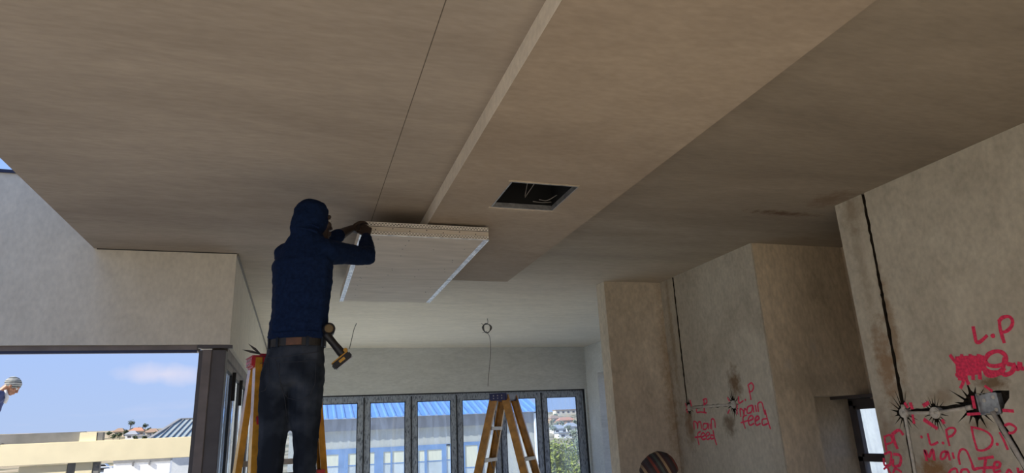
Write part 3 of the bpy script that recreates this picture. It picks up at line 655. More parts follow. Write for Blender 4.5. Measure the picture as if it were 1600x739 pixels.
ladder('yellow stepladder with red top that the hooded worker stands on', (-.085, 3.93, 0), math.radians(15), 2.065, m_red, wt=.33, wb_f=.47, wb_r=.45, slope=.26,
       steps_f=(1.735, 1.455, 1.17, .89, .61, .33), bracket=m_red, capw=.38, capd=.16)
ladder('yellow stepladder with navy blue top standing alone before the back doors', (1.86, 6.08, 0), math.radians(54), 1.955, m_blue, wt=.27, wb_f=.56, wb_r=.52, slope=.25,
       steps_f=(1.38, 1.10, .82, .54, .27), steps_r=(1.66, 1.38, 1.10, .82, .54, .27), capw=.36, capd=.17)
sn = thing('metal_snips', 'dark metal snips with open blades lying on the red ladder top', 'snips', (-.22, 3.92, 2.065))
for k, (dx_, dz_) in enumerate(((-.065, .055), (-.095, .022))):
    bm = B(); p0 = V((-.215, 3.92, 2.085)); p1 = p0+V((dx_, -.02, dz_)); d = (p1-p0); s = d.cross(V((0, 1, 0))).normalized()
    prism(bm, [p0-s*.003, p0+d*.45-s*.008, p1, p0+d*.55+s*.006, p0+s*.004], (0, .004, 0)); obj('blade', bm, m_wire, sn)
for k in range(2):
    bm = tube(B(), spline([(-.215, 3.922, 2.08), (-.17, 3.93+.02*k, 2.078), (-.10, 3.94+.03*k, 2.074)]), .008, 8); obj('handle', bm, m_red, sn, smooth=True, label='red handle')
# ------------------------------------------------------------------ people
m_skin = simple('dark_brown_skin', (.030, .015, .010), .5, 0, .15, 30)
m_skin2 = simple('brown_skin', (.26, .12, .07), .5, 0, .15, 30)
m_hood = simple('navy_fleece', (.006, .015, .048), .95, 0, .25, 60, bump=.25, spec=.1)
m_eye = simple('eye_white', (.6, .58, .55), .3); m_iris = simple('iris_dark', (.02, .012, .01), .3)
# worn denim: faded on the seat and thighs
m_jean, t, b_ = newmat('worn_denim')
g_ = N(t, 'ShaderNodeNewGeometry'); n_ = N(t, 'ShaderNodeTexNoise'); n_.inputs['Scale'].default_value = 7; n_.inputs['Detail'].default_value = 5; t.links.new(g_.outputs['Position'], n_.inputs[0])
r_ = ramp(t, n_.outputs[0], [(.42, (.009, .013, .022)), (.56, (.022, .029, .043)), (.72, (.042, .050, .068))]); t.links.new(r_.outputs[0], b_.inputs['Base Color']); b_.inputs['Roughness'].default_value = .9; b_.inputs['Specular IOR Level'].default_value = .15
n2_ = N(t, 'ShaderNodeTexNoise'); n2_.inputs['Scale'].default_value = 220; t.links.new(g_.outputs['Position'], n2_.inputs[0]); bp_ = N(t, 'ShaderNodeBump'); bp_.inputs['Strength'].default_value = .3; bp_.inputs['Distance'].default_value = .002; t.links.new(n2_.outputs[0], bp_.inputs['Height']); t.links.new(bp_.outputs[0], b_.inputs['Normal'])
m_belt = simple('brown_belt', (.010, .008, .007), .5, 0, .3, 30); m_patch = simple('leather_patch', (.10, .042, .02), .6, 0, .3, 30)
m_stitch = simple('denim_seam', (.022, .026, .038), .9)
def stripes(name, cols, axis, scale):
    m, t, b = newmat(name); g = N(t, 'ShaderNodeTexCoord'); mp = N(t, 'ShaderNodeMapping'); mp.inputs['Rotation'].default_value = axis; t.links.new(g.outputs['Object'], mp.inputs[0])
    s = N(t, 'ShaderNodeSeparateXYZ'); t.links.new(mp.outputs[0], s.inputs[0]); a = N(t, 'ShaderNodeMath', operation='MULTIPLY_ADD', i_1=scale, i_2=50.0); t.links.new(s.outputs[0], a.inputs[0])
    f = N(t, 'ShaderNodeMath', operation='FRACT'); t.links.new(a.outputs[0], f.inputs[0])
    r = ramp(t, f.outputs[0], [(i/len(cols), c) for i, c in enumerate(cols)]); r.color_ramp.interpolation = 'CONSTANT'; t.links.new(r.outputs[0], b.inputs['Base Color']); b.inputs['Roughness'].default_value = .9
    return m
def hullm(bm, nds, M=None):
    ps = []
    for nd in nds: ps += ell_pts(nd)
    if M is not None: ps = [M @ p for p in ps]
    vs = [bm.verts.new(p) for p in ps]; r = bmesh.ops.convex_hull(bm, input=vs)
    dl = list({g for g in r['geom_interior']+r['geom_unused'] if isinstance(g, bmesh.types.BMVert) and g.is_valid}); bmesh.ops.delete(bm, geom=dl, context='VERTS')
def limb(bm, nds, M=None):
    for a, b2 in zip(nds, nds[1:]): hullm(bm, [a, b2], M)
def HM(c, yaw, pitch=0, roll=0): return Matrix.Translation(V(c)) @ Matrix.Rotation(yaw, 4, 'Z') @ Matrix.Rotation(pitch, 4, 'X') @ Matrix.Rotation(roll, 4, 'Y')
def head(bm, M):
    hullm(bm, [node((0, -.012, .022), (.074, .094, .088))], M)
    hullm(bm, [node((0, .03, -.01), (.062, .056, .06)), node((0, .045, -.08), (.042, .038, .028)), node((0, .07, -.095), (.022, .018, .016))], M)
    limb(bm, [node((0, .09, .008), .009), node((0, .108, -.03), .0125)], M); hullm(bm, [node((-.013, .1, -.034), .008), node((.013, .1, -.034), .008)], M)
    limb(bm, [node((-.04, .074, .028), .013), node((0, .084, .024), .012), node((.04, .074, .028), .013)], M)
    for s in (-1, 1):
        hullm(bm, [node((s*.042, .06, -.022), .022)], M); hullm(bm, [node((s*.076, -.002, -.005), (.009, .02, .03)), node((s*.074, .004, -.03), (.008, .012, .012))], M)
    hullm(bm, [node((-.02, .088, -.060), (.008, .009, .006)), node((.0, .095, -.059), (.01, .01, .007)), node((.02, .088, -.060), (.008, .009, .006))], M)
    hullm(bm, [node((-.018, .086, -.071), (.008, .009, .007)), node((.0, .092, -.072), (.01, .01, .008)), node((.018, .086, -.071), (.008, .009, .007))], M)
    hullm(bm, [node((0, -.025, -.03), (.055, .058, .05)), node((0, -.035, -.14), (.056, .058, .03))], M)
def eyes(parent, M):
    for s in (-1, 1):
        bm = B(); bmesh.ops.create_uvsphere(bm, u_segments=16, v_segments=10, radius=.0125)
        for v in bm.verts: v.co = M @ (v.co+V((s*.031, .0775, .004)))
        o = obj('eye', bm, m_eye, parent, smooth=True)
        bm = B(); bmesh.ops.create_uvsphere(bm, u_segments=12, v_segments=8, radius=.006)
        for v in bm.verts: v.co = M @ (V((v.co.x, v.co.y*.4, v.co.z))+V((s*.031, .0895, .004)))
        obj('iris', bm, m_iris, o, smooth=True)
def hand(bm, W_, d, n, s, curl=(.5, .7, .5), k=1.0):
    W_, d, n, s = V(W_), V(d).normalized(), V(n), V(s); n = (n-d*n.dot(d)).normalized(); s = (s-d*s.dot(d)-n*s.dot(n)).normalized()
    offs = (.030, .010, -.010, -.029); lens = (.070, .078, .073, .058)
    base = [W_+(d*(.088-abs(o_-.008)*.25)+s*o_)*k for o_ in offs]
    hullm(bm, [node(W_, .021*k), node(W_+d*.03*k+s*.02*k, .014*k), node(W_+d*.03*k-s*.02*k, .014*k)]+[node(q, .0115*k) for q in base])
    for q, L_, o_ in zip(base, lens, offs):
        p = q; a = 0; nd = [node(p, .0098*k)]; dd0 = (d+s*o_*2.2).normalized()
        for i, (f, c) in enumerate(zip((.45, .31, .24), curl)):
            a += c; dd = dd0*math.cos(a)+n*math.sin(a); p = p+dd*L_*f*k; nd.append(node(p, (.0092, .0083, .0072)[i]*k))
        limb(bm, nd)
    p = W_+(d*.025+s*.024)*k; nd = [node(p, .015*k)]
    for f, dd, r in ((.038, d*.65+s*.7+n*.25, .012), (.03, d*.8+s*.25+n*.55, .0105), (.024, d*.7-s*.1+n*.75, .009)): p = p+dd.normalized()*f*k; nd.append(node(p, r*k))
    limb(bm, nd)
def shoe(parent, ank, yaw, z, mat, name='boot'):
    bm = B(); f = V((-math.sin(yaw), math.cos(yaw), 0)); a = V((ank[0], ank[1], z))
    limb(bm, [node(a+V((0, 0, .10)), .048), node(a+V((0, 0, .045))-f*.03, (.042, .042, .042)), node(a+f*.08+V((0, 0, .045)), (.042, .042, .04)), node(a+f*.17+V((0, 0, .035)), (.042, .042, .032))])
    b2 = remeshed(bm, .008, 2)
    for v in b2.verts: v.co.z = max(v.co.z, z+.001)
    o = obj(name, b2, mat, parent, smooth=True)
    bm = B(); M = Matrix.Translation(a) @ Matrix.Rotation(yaw, 4, 'Z'); box(bm, -.046, .046, -.075, .21, .0, .022, bev=.01, M=M); obj('sole', bm, m_blk, o)

# --- the hooded worker on the ladder
man = thing('person', 'person in navy hoodie with hood up and dark jeans, arms raised to the plasterboard box', 'person', (-.03, 3.6, 1.17))
RZ = -math.radians(30)
hc = at(485, 342, 1, 3.66); MH = HM(hc+V((.022, .016, -.012)), -math.radians(58), math.radians(6))
SR, ER, WR = V((.105, 3.59, 2.60)), V((.352, 3.86, 2.655)), V((.372, 4.165, 2.875))
SL, EL, WL_ = V((-.105, 3.71, 2.61)), at(506, 379, 1, 4.0), at(550, 357, 1, 4.235)
LS = at(529, 368, 1, 4.1)
hipL, hipR = V((-.10, 3.64, 1.98)), V((.042, 3.565, 1.98)); kL, kR = V((-.118, 3.60, 1.62)), V((.045, 3.58, 1.62)); aL, aR = V((-.12, 3.60, 1.27)), V((.045, 3.585, 1.27))
bm = B(); head(bm, MH)
limb(bm, [node(hc+V((-.01, -.01, -.10)), (.056, .056, .05)), node((0, 3.63, 2.62), (.11, .07, .04), RZ), node((0, 3.61, 2.48), (.14, .095, .1), RZ), node((0, 3.60, 2.26), (.125, .09, .08), RZ), node((-.03, 3.60, 2.03), (.125, .095, .08), RZ)])
limb(bm, [node(SR, .042), node(ER, .042), node(WR-(WR-ER)*.15, .027), node(WR, .024)]); limb(bm, [node(SL, .055), node(EL, .042), node(LS, .040), node(LS.lerp(WL_, .7), .029), node(WL_, .024)])
limb(bm, [node(hipL, .075), node(kL, .05), node(aL, .035), node(aL-V((0, 0, .05)), .03)]); limb(bm, [node(hipR, .075), node(kR, .05), node(aR, .035), node(aR-V((0, 0, .05)), .03)])
hand(bm, WR, (.06, .50, .86), (0, .86, -.5), (-1, 0, 0), (.9, 1.0, .8), .98)
hand(bm, WL_, (.55, .75, .30), (.75, -.3, -.5), (0, -.3, 1), (.5, .7, .6), .98)
obj('body', remeshed(bm, .0048, 2), m_skin, man, smooth=True)
eyes(man, MH)
bm = B()
limb(bm, [node((-.022, 3.6, 2.130), (.162, .118, .035), RZ), node((-.012, 3.6, 2.27), (.158, .112, .06), RZ), node((-.008, 3.61, 2.42), (.168, .118, .08), RZ), node((-.012, 3.62, 2.53), (.176, .115, .08), RZ), node((-.006, 3.63, 2.595), (.156, .095, .055), RZ), node((.000, 3.64, 2.695), (.095, .085, .03), RZ)])
limb(bm, [node((-.09, 3.68, 2.595), .066), node(SL, .066), node(EL, .056), node(LS, .046)])
limb(bm, [node((.06, 3.60, 2.585), .076), node(SR, .076), node(SR.lerp(ER, .2), .072), node(SR.lerp(ER, .55), .063), node(ER, .058), node(ER.lerp(WR, .45), .052), node(ER.lerp(WR, .82), .040), node(ER.lerp(WR, .90), .038)])
# hood: shell pushed back off the face, gathered folds at the nape
hullm(bm, [node(hc+V((-.008, 0, .0)), (.092, .098, .118)), node(hc+V((.012, .012, .035)), (.092, .098, .09))])
hullm(bm, [node(hc+V((.012, .0, .005)), (.092, .104, .112)), node(hc+V((-.008, -.01, -.06)), (.09, .10, .06))])
hullm(bm, [node(hc+V((-.015, -.02, -.02)), (.090, .09, .08)), node(hc+V((-.030, -.035, -.075)), (.078, .07, .035))])
hullm(bm, [node(hc+V((-.025, -.03, -.085)), (.082, .075, .03)), node(hc+V((-.01, -.03, -.14)), (.105, .08, .03), RZ)])
hb = remeshed(bm, .0085, 5); wrinkle(hb, .0045, (7, 7, 22), 3); wrinkle(hb, .003, (18, 18, 40), 9)
hood = obj('hoodie', hb, m_hood, man, smooth=True)
bm = B()
for p, q, r in ((hc+V((-.095, -.05, -.03)), hc+V((.05, -.105, -.085)), .007), (hc+V((-.09, -.06, -.07)), hc+V((.04, -.12, -.115)), .008)):
    tube(bm, spline([p, p.lerp(q, .3)+V((0, -.02, -.004)), p.lerp(q, .7)+V((0, -.015, 0)), q]), r, 8)
bmr = remeshed(bm, .004, 2); obj('hood_fold', bmr, m_hood, hood, smooth=True)
hem = B()
pts = [(-.018+.155*math.cos(a)*math.cos(RZ)-.115*math.sin(a)*math.sin(RZ), 3.6+.155*math.cos(a)*math.sin(RZ)+.115*math.sin(a)*math.cos(RZ), 2.128) for a in [2*math.pi*k/40 for k in range(41)]]
for p0, p1 in zip(pts, pts[1:]): bar(hem, p0, p1, .008, .04)
obj('hem_band', remeshed(hem, .005, 2), m_hood, hood, smooth=True)
bm = B()
limb(bm, [node((-.022, 3.6, 2.105), (.146, .112, .03), RZ), node((-.030, 3.595, 2.0), (.162, .120, .06), RZ), node((-.036, 3.595, 1.92), (.155, .118, .06), RZ)])
hullm(bm, [node((-.095, 3.575, 1.93), (.075, .07, .08))]); hullm(bm, [node((.03, 3.525, 1.93), (.075, .065, .08))])
limb(bm, [node(hipL+V((-.008, 0, -.03)), (.088, .1, .08)), node((-.112, 3.62, 1.80), (.084, .09, .06)), node((-.108, 3.61, 1.69), (.078, .08, .04)), node(kL+V((0, 0, -.05)), (.066, .072, .05)), node(kL+V((0, .0, -.15)), (.064, .068, .04)), node(aL, (.061, .062, .04))])
limb(bm, [node(hipR+V((.0, 0, -.03)), (.088, .1, .08)), node((.040, 3.575, 1.80), (.082, .088, .06)), node((.040, 3.575, 1.69), (.074, .08, .04)), node(kR+V((0, 0, -.05)), (.060, .07, .05)), node(kR+V((0, .0, -.15)), (.057, .066, .04)), node(aR, (.056, .062, .04))])
jb = remeshed(bm, .008, 3); wrinkle(jb, .004, (9, 9, 26), 5)
bv = BVHTree.FromBMesh(jb); jm = jb.copy()
jeans = obj('jeans', jb, m_jean, man, smooth=True)
def onj(px, py, off=.003, y0=3.0):
    o_ = V((0, 0, EYE)); d = (at(px, py, 1, 3.6)-o_).normalized(); h = bv.ray_cast(o_, d)
    return (h[0]+h[1]*off) if h[0] is not None else at(px, py, 1, 3.5)
def seam(px, name='seam', r=.0015, mat=m_stitch, parent=None):
    ps = [V(p+(0,)) for p in px]; out = []
    for a, b2 in zip(ps, ps[1:]):
        for k in range(8): q = a.lerp(b2, k/8); out.append(onj(q.x, q.y, .001))
    out.append(onj(px[-1][0], px[-1][1], .001)); obj(name, tube(B(), out, r, 6), mat, parent or jeans)
seam([(436, 566), (465, 565), (494, 562)]); seam([(436, 566), (437, 595), (441, 612), (450, 622), (468, 626), (484, 618), (492, 600), (494, 562)], 'pocket_seam')
seam([(406, 568), (420, 565), (421, 596), (414, 610), (408, 612)], 'pocket_seam'); seam([(408, 556), (428, 560), (455, 556), (480, 552), (504, 549)], 'yoke_seam'); seam([(430, 560), (437, 590), (445, 625), (449, 660)], 'back_seam')
# belt, loops and leather patch
def ring(cx, cy, z, rx, ry, h, w, rz=RZ, n=48):
    bm = B(); P_ = []
    for k in range(n): a = 2*math.pi*k/n; x = rx*math.cos(a); y = ry*math.sin(a); P_.append(V((cx+x*math.cos(rz)-y*math.sin(rz), cy+x*math.sin(rz)+y*math.cos(rz), z)))
    c = V((cx, cy, z)); rows = []
    for p in P_: o_ = (p-c).normalized()*w; rows.append([bm.verts.new(q) for q in (p-V((0, 0, h/2)), p+o_-V((0, 0, h/2)), p+o_+V((0, 0, h/2)), p+V((0, 0, h/2)))])
    for i in range(n):
        a, b2 = rows[i], rows[(i+1) % n]
        for k in range(4): bm.faces.new((a[k], a[(k+1) % 4], b2[(k+1) % 4], b2[k]))
    return bm
bl = obj('belt', ring(-.020, 3.598, 2.093, .148, .114, .040, .006), m_belt, man)
def onring(t_, z, off=.0): 
    x = (.154+off)*math.cos(t_); y = (.120+off)*math.sin(t_); return V((-.020+x*math.cos(RZ)-y*math.sin(RZ), 3.598+x*math.sin(RZ)+y*math.cos(RZ), z))
for t_ in (-.80, -2.35, -.15, -1.85): 
    a, b2 = onring(t_, 2.068, .003), onring(t_, 2.118, .003); bm = B(); bar(bm, a, b2, .013, .006, up=(onring(t_, 2.0, 1)-onring(t_, 2.0, 0))); obj('belt_loop', bm, m_jean, jeans)
bm = B(); pp = [onring(-1.50+.50*k/4, 0, .003) for k in range(5)]
for p, q in zip(pp, pp[1:]): bar(bm, p+V((0, 0, 2.092)), q+V((0, 0, 2.092)), .006, .036)
obj('leather_patch', bm, m_patch, jeans, label='brown leather waist patch')
shoe(man, aL, 0, 1.172, m_belt); shoe(man, aR, 0, 1.172, m_belt)

# --- cordless drill hanging at the belt
m_dy = simple('drill_yellow', (.46, .24, .02), .45, 0, .2, 30)
dr = thing('cordless_drill', 'black and yellow cordless drill hanging at the hip of the hooded worker', 'drill', tuple(at(525, 545, 1, 3.5)))
mc = at(514, 513, 1, 3.48)
bm = B(); tube(bm, [mc, mc+V((0, .015, 0)), mc+V((0, .12, -.0)), mc+V((0, .16, -.0))], [.024, .033, .033, .026], 20); obj('motor_housing', bm, m_blk, dr, smooth=False)
bm = B(); tube(bm, [mc+V((0, -.004, 0)), mc+V((0, .001, 0))], [.018, .023], 20); obj('rear_cap', bm, simple('drill_cap', (.12, .08, .03), .5), dr, label='dull yellow rear cap')
bm = B(); tube(bm, [mc+V((0, .16, 0)), mc+V((0, .19, 0)), mc+V((0, .21, 0))], [.022, .02, .012], 14); obj('chuck', bm, m_blk, dr)
h0, h1 = at(511, 524, 1, 3.5), at(534, 552, 1, 3.5); hd = (h1-h0).normalized()
bm = B(); hullm(bm, [node(mc+V((0, .05, 0)), .022), node(h0, (.017, .026, .02))]); limb(bm, [node(h0, (.021, .028, .022)), node(h0.lerp(h1, .5), (.020, .027, .02)), node(h1, (.025, .032, .022))]); obj('handle', remeshed(bm, .004, 2), m_blk, dr, smooth=True)
bc_ = at(533, 562, 1, 3.5); bd = (at(546, 552, 1, 3.5)-at(520, 573, 1, 3.5)).normalized(); bn = V((0, 1, 0)).cross(bd).normalized()
if bn.z > 0: bn = -bn
M = Matrix(((bd.x, 0, bn.x, bc_.x), (bd.y, 1, bn.y, bc_.y), (bd.z, 0, bn.z, bc_.z), (0, 0, 0, 1)))
bm = B(); box(bm, -.053, .053, -.034, .034, -.010, .024, bev=.006, M=M); bat = obj('battery', bm, m_blk, dr)
bm = B(); box(bm, -.050, .050, -.033, .033, -.016, -.010, bev=.002, M=M); obj('battery_foot', bm, m_dy, dr, label='yellow base of the handle')
bm = B(); box(bm, .034, .054, -.03, .03, -.034, -.012, bev=.004, M=M); obj('trim_block', bm, m_dy, dr)
bm = B(); box(bm, -.018, .016, -.0355, -.034, -.002, .012, M=M); obj('battery_label', bm, m_dy, bat)
bm = B(); box(bm, -.045, .053, -.03, .03, .024, .027, M=M); obj('battery_base', bm, m_alu, bat, label='pale underside of the battery')

# --- the worker whose beanie shows at the lower edge
m_bean = stripes('striped_knit', [(.02, .012, .012), (.11, .02, .012), (.02, .012, .015), (.035, .045, .04), (.02, .012, .012), (.19, .13, .075), (.03, .012, .012), (.025, .02, .025)], (0, .5, .3), 9)
m_jack = simple('dark_workwear', (.03, .03, .04), .9, 0, .2, 40)
hq = at(1030, 741, 1, 3.4)+V((0, 0, -.005)); p2 = thing('person', 'person in dark clothes and dark red striped beanie, bending forward below the far painted wall', 'person', (hq.x+.3, 3.4, 0))
M2 = HM(hq, math.radians(80), math.radians(-28)); bm = B(); head(bm, M2)
X0 = hq.x
neck = V((X0+.09, 3.4, hq.z-.13)); pel = V((X0+.36, 3.4, .84))
limb(bm, [node(neck, .055), node(neck+V((.05, 0, -.08)), (.07, .14, .06)), node(pel+V((-.1, 0, .2)), (.09, .12, .09)), node(pel, (.10, .13, .09))])
for s in (-1, 1):
    sh = neck+V((.05, s*.17, -.07)); el = sh+V((-.06, s*.03, -.28)); wr_ = el+V((-.20, -s*.04, -.13))
    limb(bm, [node(sh, .05), node(el, .038), node(wr_, .024)]); hand(bm, wr_, (-.9, 0, -.35), (0, -s, 0), (-.2, 0, 1), (.4, .5, .4))
    limb(bm, [node(pel+V((0, s*.09, -.03)), .08), node(pel+V((-.12, s*.1, -.42)), .055), node(pel+V((.02, s*.1, -.75)), .035)])
obj('body', remeshed(bm, .006, 2), m_skin, p2, smooth=True); eyes(p2, M2)
bm = B(); limb(bm, [node(neck+V((.02, 0, -.03)), (.075, .085, .035)), node(neck+V((.05, 0, -.09)), (.10, .17, .07)), node(pel+V((-.1, 0, .2)), (.125, .155, .1)), node(pel+V((0, 0, .02)), (.13, .16, .06))])
for s in (-1, 1):
    sh = neck+V((.05, s*.17, -.07)); el = sh+V((-.06, s*.03, -.28)); wr_ = el+V((-.20, -s*.04, -.13)); limb(bm, [node(sh, .068), node(el, .055), node(el.lerp(wr_, .85), .04)])
b2 = remeshed(bm, .01, 4); wrinkle(b2, .006, (9, 9, 14), 1); obj('jacket', b2, m_jack, p2, smooth=True)
bm = B(); hullm(bm, [node(pel, (.125, .155, .08))])
for s in (-1, 1): limb(bm, [node(pel+V((0, s*.085, -.03)), .095), node(pel+V((-.12, s*.1, -.42)), .072), node(pel+V((.02, s*.1, -.72)), .06)])
obj('trousers', remeshed(bm, .01, 4), m_jean, p2, smooth=True)
for s in (-1, 1): shoe(p2, (pel.x+.02, 3.4+s*.1), math.radians(90), 0, m_belt)
bm = B(); hullm(bm, [node((0, -.012, .035), (.089, .108, .088)), node((0, -.02, .0), (.086, .1, .06))], M2)
b2 = remeshed(bm, .006, 4); wrinkle(b2, .003, (20, 20, 20), 2); obj('beanie', b2, m_bean, p2, smooth=True, label='dark beanie with red, green and cream stripes')

# --- the worker outside at the left edge
m_bean2 = stripes('grey_striped_knit', [(.33, .34, .32), (.10, .11, .12), (.36, .36, .34), (.22, .23, .23), (.04, .045, .05)], (0, math.pi/2, 0), 16)
hw = at(19, 603, 1, 11); p3 = thing('person', 'person outside in a navy jacket and grey striped beanie, leaning forward at the left edge', 'person', (hw.x-.62, 11, hw.z-1.32))
M3 = HM(hw, -math.radians(80), math.radians(-38)); bm = B(); head(bm, M3)
neck = hw+V((-.10, 0, -.10)); pel = hw+V((-.64, 0, -.33))
limb(bm, [node(neck, .055), node(neck+V((-.08, 0, -.05)), (.07, .15, .06)), node(pel+V((.15, 0, .2)), (.1, .13, .1)), node(pel, (.10, .13, .09))])
sh3 = []
for s in (-1, 1):
    sh = neck+V((-.08, s*.17, -.06)); el = sh+V((-.06, s*.03, -.29)); wr_ = el+V((.06, -s*.03, -.22)); sh3.append((sh, el, wr_))
    limb(bm, [node(sh, .05), node(el, .038), node(wr_, .024)]); hand(bm, wr_, (.4, 0, -.9), (0, -s, 0), (.9, 0, .3), (.4, .5, .4))
    limb(bm, [node(pel+V((0, s*.09, -.03)), .08), node(pel+V((.05, s*.1, -.43)), .055), node(pel+V((0, s*.1, -.80)), .035)])
obj('body', remeshed(bm, .007, 2), m_skin2, p3, smooth=True); eyes(p3, M3)
bm = B(); limb(bm, [node(neck+V((.0, 0, .0)), (.08, .085, .05)), node(neck+V((-.08, 0, -.05)), (.10, .19, .11)), node(pel+V((.14, 0, .2)), (.13, .16, .12)), node(pel+V((0, 0, .02)), (.13, .16, .06))])
for sh, el, wr_ in sh3: limb(bm, [node(sh, .07), node(el, .056), node(el.lerp(wr_, .85), .042)])
b2 = remeshed(bm, .012, 4); wrinkle(b2, .008, (9, 9, 12), 1); obj('jacket', b2, simple('navy_jacket', (.035, .05, .14), .9, 0, .2, 30), p3, smooth=True)
bm = B(); tube(bm, [neck+V((.045, -.05, .045)), neck+V((.075, -.03, -.06)), neck+V((.05, 0, -.13))], [.02, .024, .02], 10); obj('scarf', bm, simple('pale_scarf', (.5, .5, .52), .9), p3, smooth=True)
bm = B(); hullm(bm, [node(pel, (.125, .155, .08))])
for s in (-1, 1): limb(bm, [node(pel+V((0, s*.085, -.03)), .095), node(pel+V((.05, s*.1, -.43)), .072), node(pel+V((0, s*.1, -.78)), .06)])
obj('trousers', remeshed(bm, .012, 4), m_jean, p3, smooth=True)
for s in (-1, 1): shoe(p3, (pel.x, 11+s*.1), -math.radians(90), pel.z-.88, m_belt)
bm = B(); hullm(bm, [node((0, -.012, .04), (.087, .106, .088)), node((0, -.02, .01), (.085, .1, .06))], M3); hullm(bm, [node((0, -.012, .012), (.091, .109, .022))], M3)
obj('beanie', remeshed(bm, .006, 3), m_bean2, p3, smooth=True, label='grey and black striped beanie')
sc = thing('scaffold', 'tubular scaffold with a timber deck carrying the worker outside at the left edge', 'scaffold', (-4.9, 11, 0))
bm = B(); 
for k in range(4): box(bm, -5.9, -4.15, 10.56+k*.225, 10.77+k*.225, hw.z-1.36, hw.z-1.321, bev=.003)
m_tim = simple('sunlit_pine', (.88, .80, .58), .7, 0, .05, 5)
obj('deck_board', bm, m_tim, sc)
for x in (-5.8, -4.3):
    for yy in (10.6, 11.4): obj('upright', tube(B(), [(x, yy, -.0), (x, yy, hw.z-1.37)], .024, 12), m_steel, sc)
    obj('ledger', tube(B(), [(x, 10.5, hw.z-1.385), (x, 11.5, hw.z-1.385)], .024, 12), m_steel, sc)
# ------------------------------------------------------------------ outside
m_sunblock = plaster('sunblock_render', (.60, .55, .48), (.52, .47, .41), scale=.5)
obj('wall_sunblock', bx(-5.3, -5.0, 1.0, 5.72, -3.5, 8.2), m_sunblock, **st_)  # unseen wall added to keep direct sun off the beam and worker
obj('added_bounce_slab', bx(-8, 9, 12.101, 19.6, -.3, -.02), m_floor_bounce, **st_)  # unseen pale slab added to bounce sun through the back doors
# timber barrier nailed together on the terrace edge
m_tim2 = simple('timber_shade_and_trim_grey', (.22, .22, .22), .9, 0, .2, 6)  # paints shaded timber faces grey; also colours the coping and roof ribs
YP = 7.5
tb = thing('timber_barrier', 'pale timber barrier of nailed planks beyond the wide left opening', 'barrier', (-1.8, YP, 0))
zt, zb_ = 1.708, 1.512
obj('rail_plank', bx(-2.625, -.82, YP, YP+.035, zb_, zt, bev=.003), m_tim, tb, label='long pale horizontal plank')
obj('top_plank', bx(-2.9, -1.97, YP+.10, YP+.14, 1.60, 1.80, bev=.003), m_tim2, tb, label='plank behind the top, painted grey for its shade')
obj('post', bx(-2.0, -1.855, YP+.036, YP+.10, 0, 1.79, bev=.003), m_tim, tb)
obj('post', bx(-1.854, -1.80, YP+.04, YP+.10, 0, 1.785, bev=.003), m_tim2, tb, label='grey strip painting the shaded side of the pale post')
obj('post', bx(-2.72, -2.63, YP+.036, YP+.10, 0, 1.72, bev=.003), m_tim2, tb)
obj('infill_board', bx(-2.46, -2.07, YP+.036, YP+.06, 0, 1.505, bev=.003), m_tim, tb)
obj('infill_board', bx(-2.07, -1.995, YP+.045, YP+.06, 0, 1.53, bev=.003), m_tim2, tb)  # grey strip painting the shaded side of the pale board
obj('base_plate', bx(-2.9, -.82, YP-.05, YP+.15, 0, .05, bev=.003), m_tim, tb)
# white parapet and grey roofed house beyond
m_white = plaster('white_render', (.80, .80, .80), (.75, .75, .76), scale=.5)
m_wgrey = plaster('grey_render', (.60, .63, .66), (.55, .58, .62), scale=.5)
zw = at(220, 722, 1, 14).z; xa = at(178, 722, 1, 14).x; xb = at(266, 722, 1, 14).x; xs = at(163, 728, 1, 14).x
ow = thing('parapet_wall', 'white rendered parapet wall with dark coping beyond the timber barrier', 'wall', ((xa+xb)/2, 14, -3.5))
obj('wall_body', bx(xa, xb, 14, 14.2, -3.5, zw), m_white, ow); obj('wall_step', bx(xs, xa, 14, 14.2, -3.5, zw-.085), m_white, ow)
obj('coping', bx(xa-.01, xb, 13.98, 14.22, zw, zw+.05), m_tim2, ow)
for x in (xa+.3, xb-.35): obj('bracket', bx(x, x+.02, 13.96, 14.0, zw-.06, zw+.02), m_tim2, ow)
m_roofg = simple('grey_standing_seam', (.27, .32, .33), .75, 0, .1, 4)
hs = thing('house', 'grey hip roofed house just left of the dark corner post', 'house', (-4, 24, -3.5))
e0 = at(228, 690, 1, 22); e1_ = V((-.6, 22, e0.z)); r0 = at(281, 656, 1, 25.5); r1 = V((-2.2, 25.5, r0.z)); e2_ = V((e0.x, 29, e0.z)); e3_ = V((e1_.x, 29, e0.z))
bm = B()
for q in ((e0, e1_, r1, r0), (e0, r0, e2_), (e2_, r0, r1, e3_), (e1_, e3_, r1)): prism(bm, q, (0, 0, -.08))
rf = obj('roof', bm, m_roofg, hs)
bm = B()
for k in range(60):
    x = e0.x+.1+k*.17
    if x > e1_.x-.1: break
    f = min(1, (x-e0.x)/(r0.x-e0.x), (e1_.x-x)/(e1_.x-r1.x)); p = V((x, 22, e0.z+.02)); q = V((x, 22+3.5*f, e0.z+.02+(r0.z-e0.z)*f)); bar(bm, p, q, .02, .035)
for p, q in ((e0, r0), (r0, r1), (e1_, r1)): bar(bm, p+V((0, 0, .02)), q+V((0, 0, .02)), .10, .06)
obj('seam_ribs', bm, m_tim2, rf, kind=None)
obj('wall_body', bx(e0.x+.3, e1_.x-.3, 22.3, 28.7, -3.5, e0.z-.05), m_wgrey, hs)
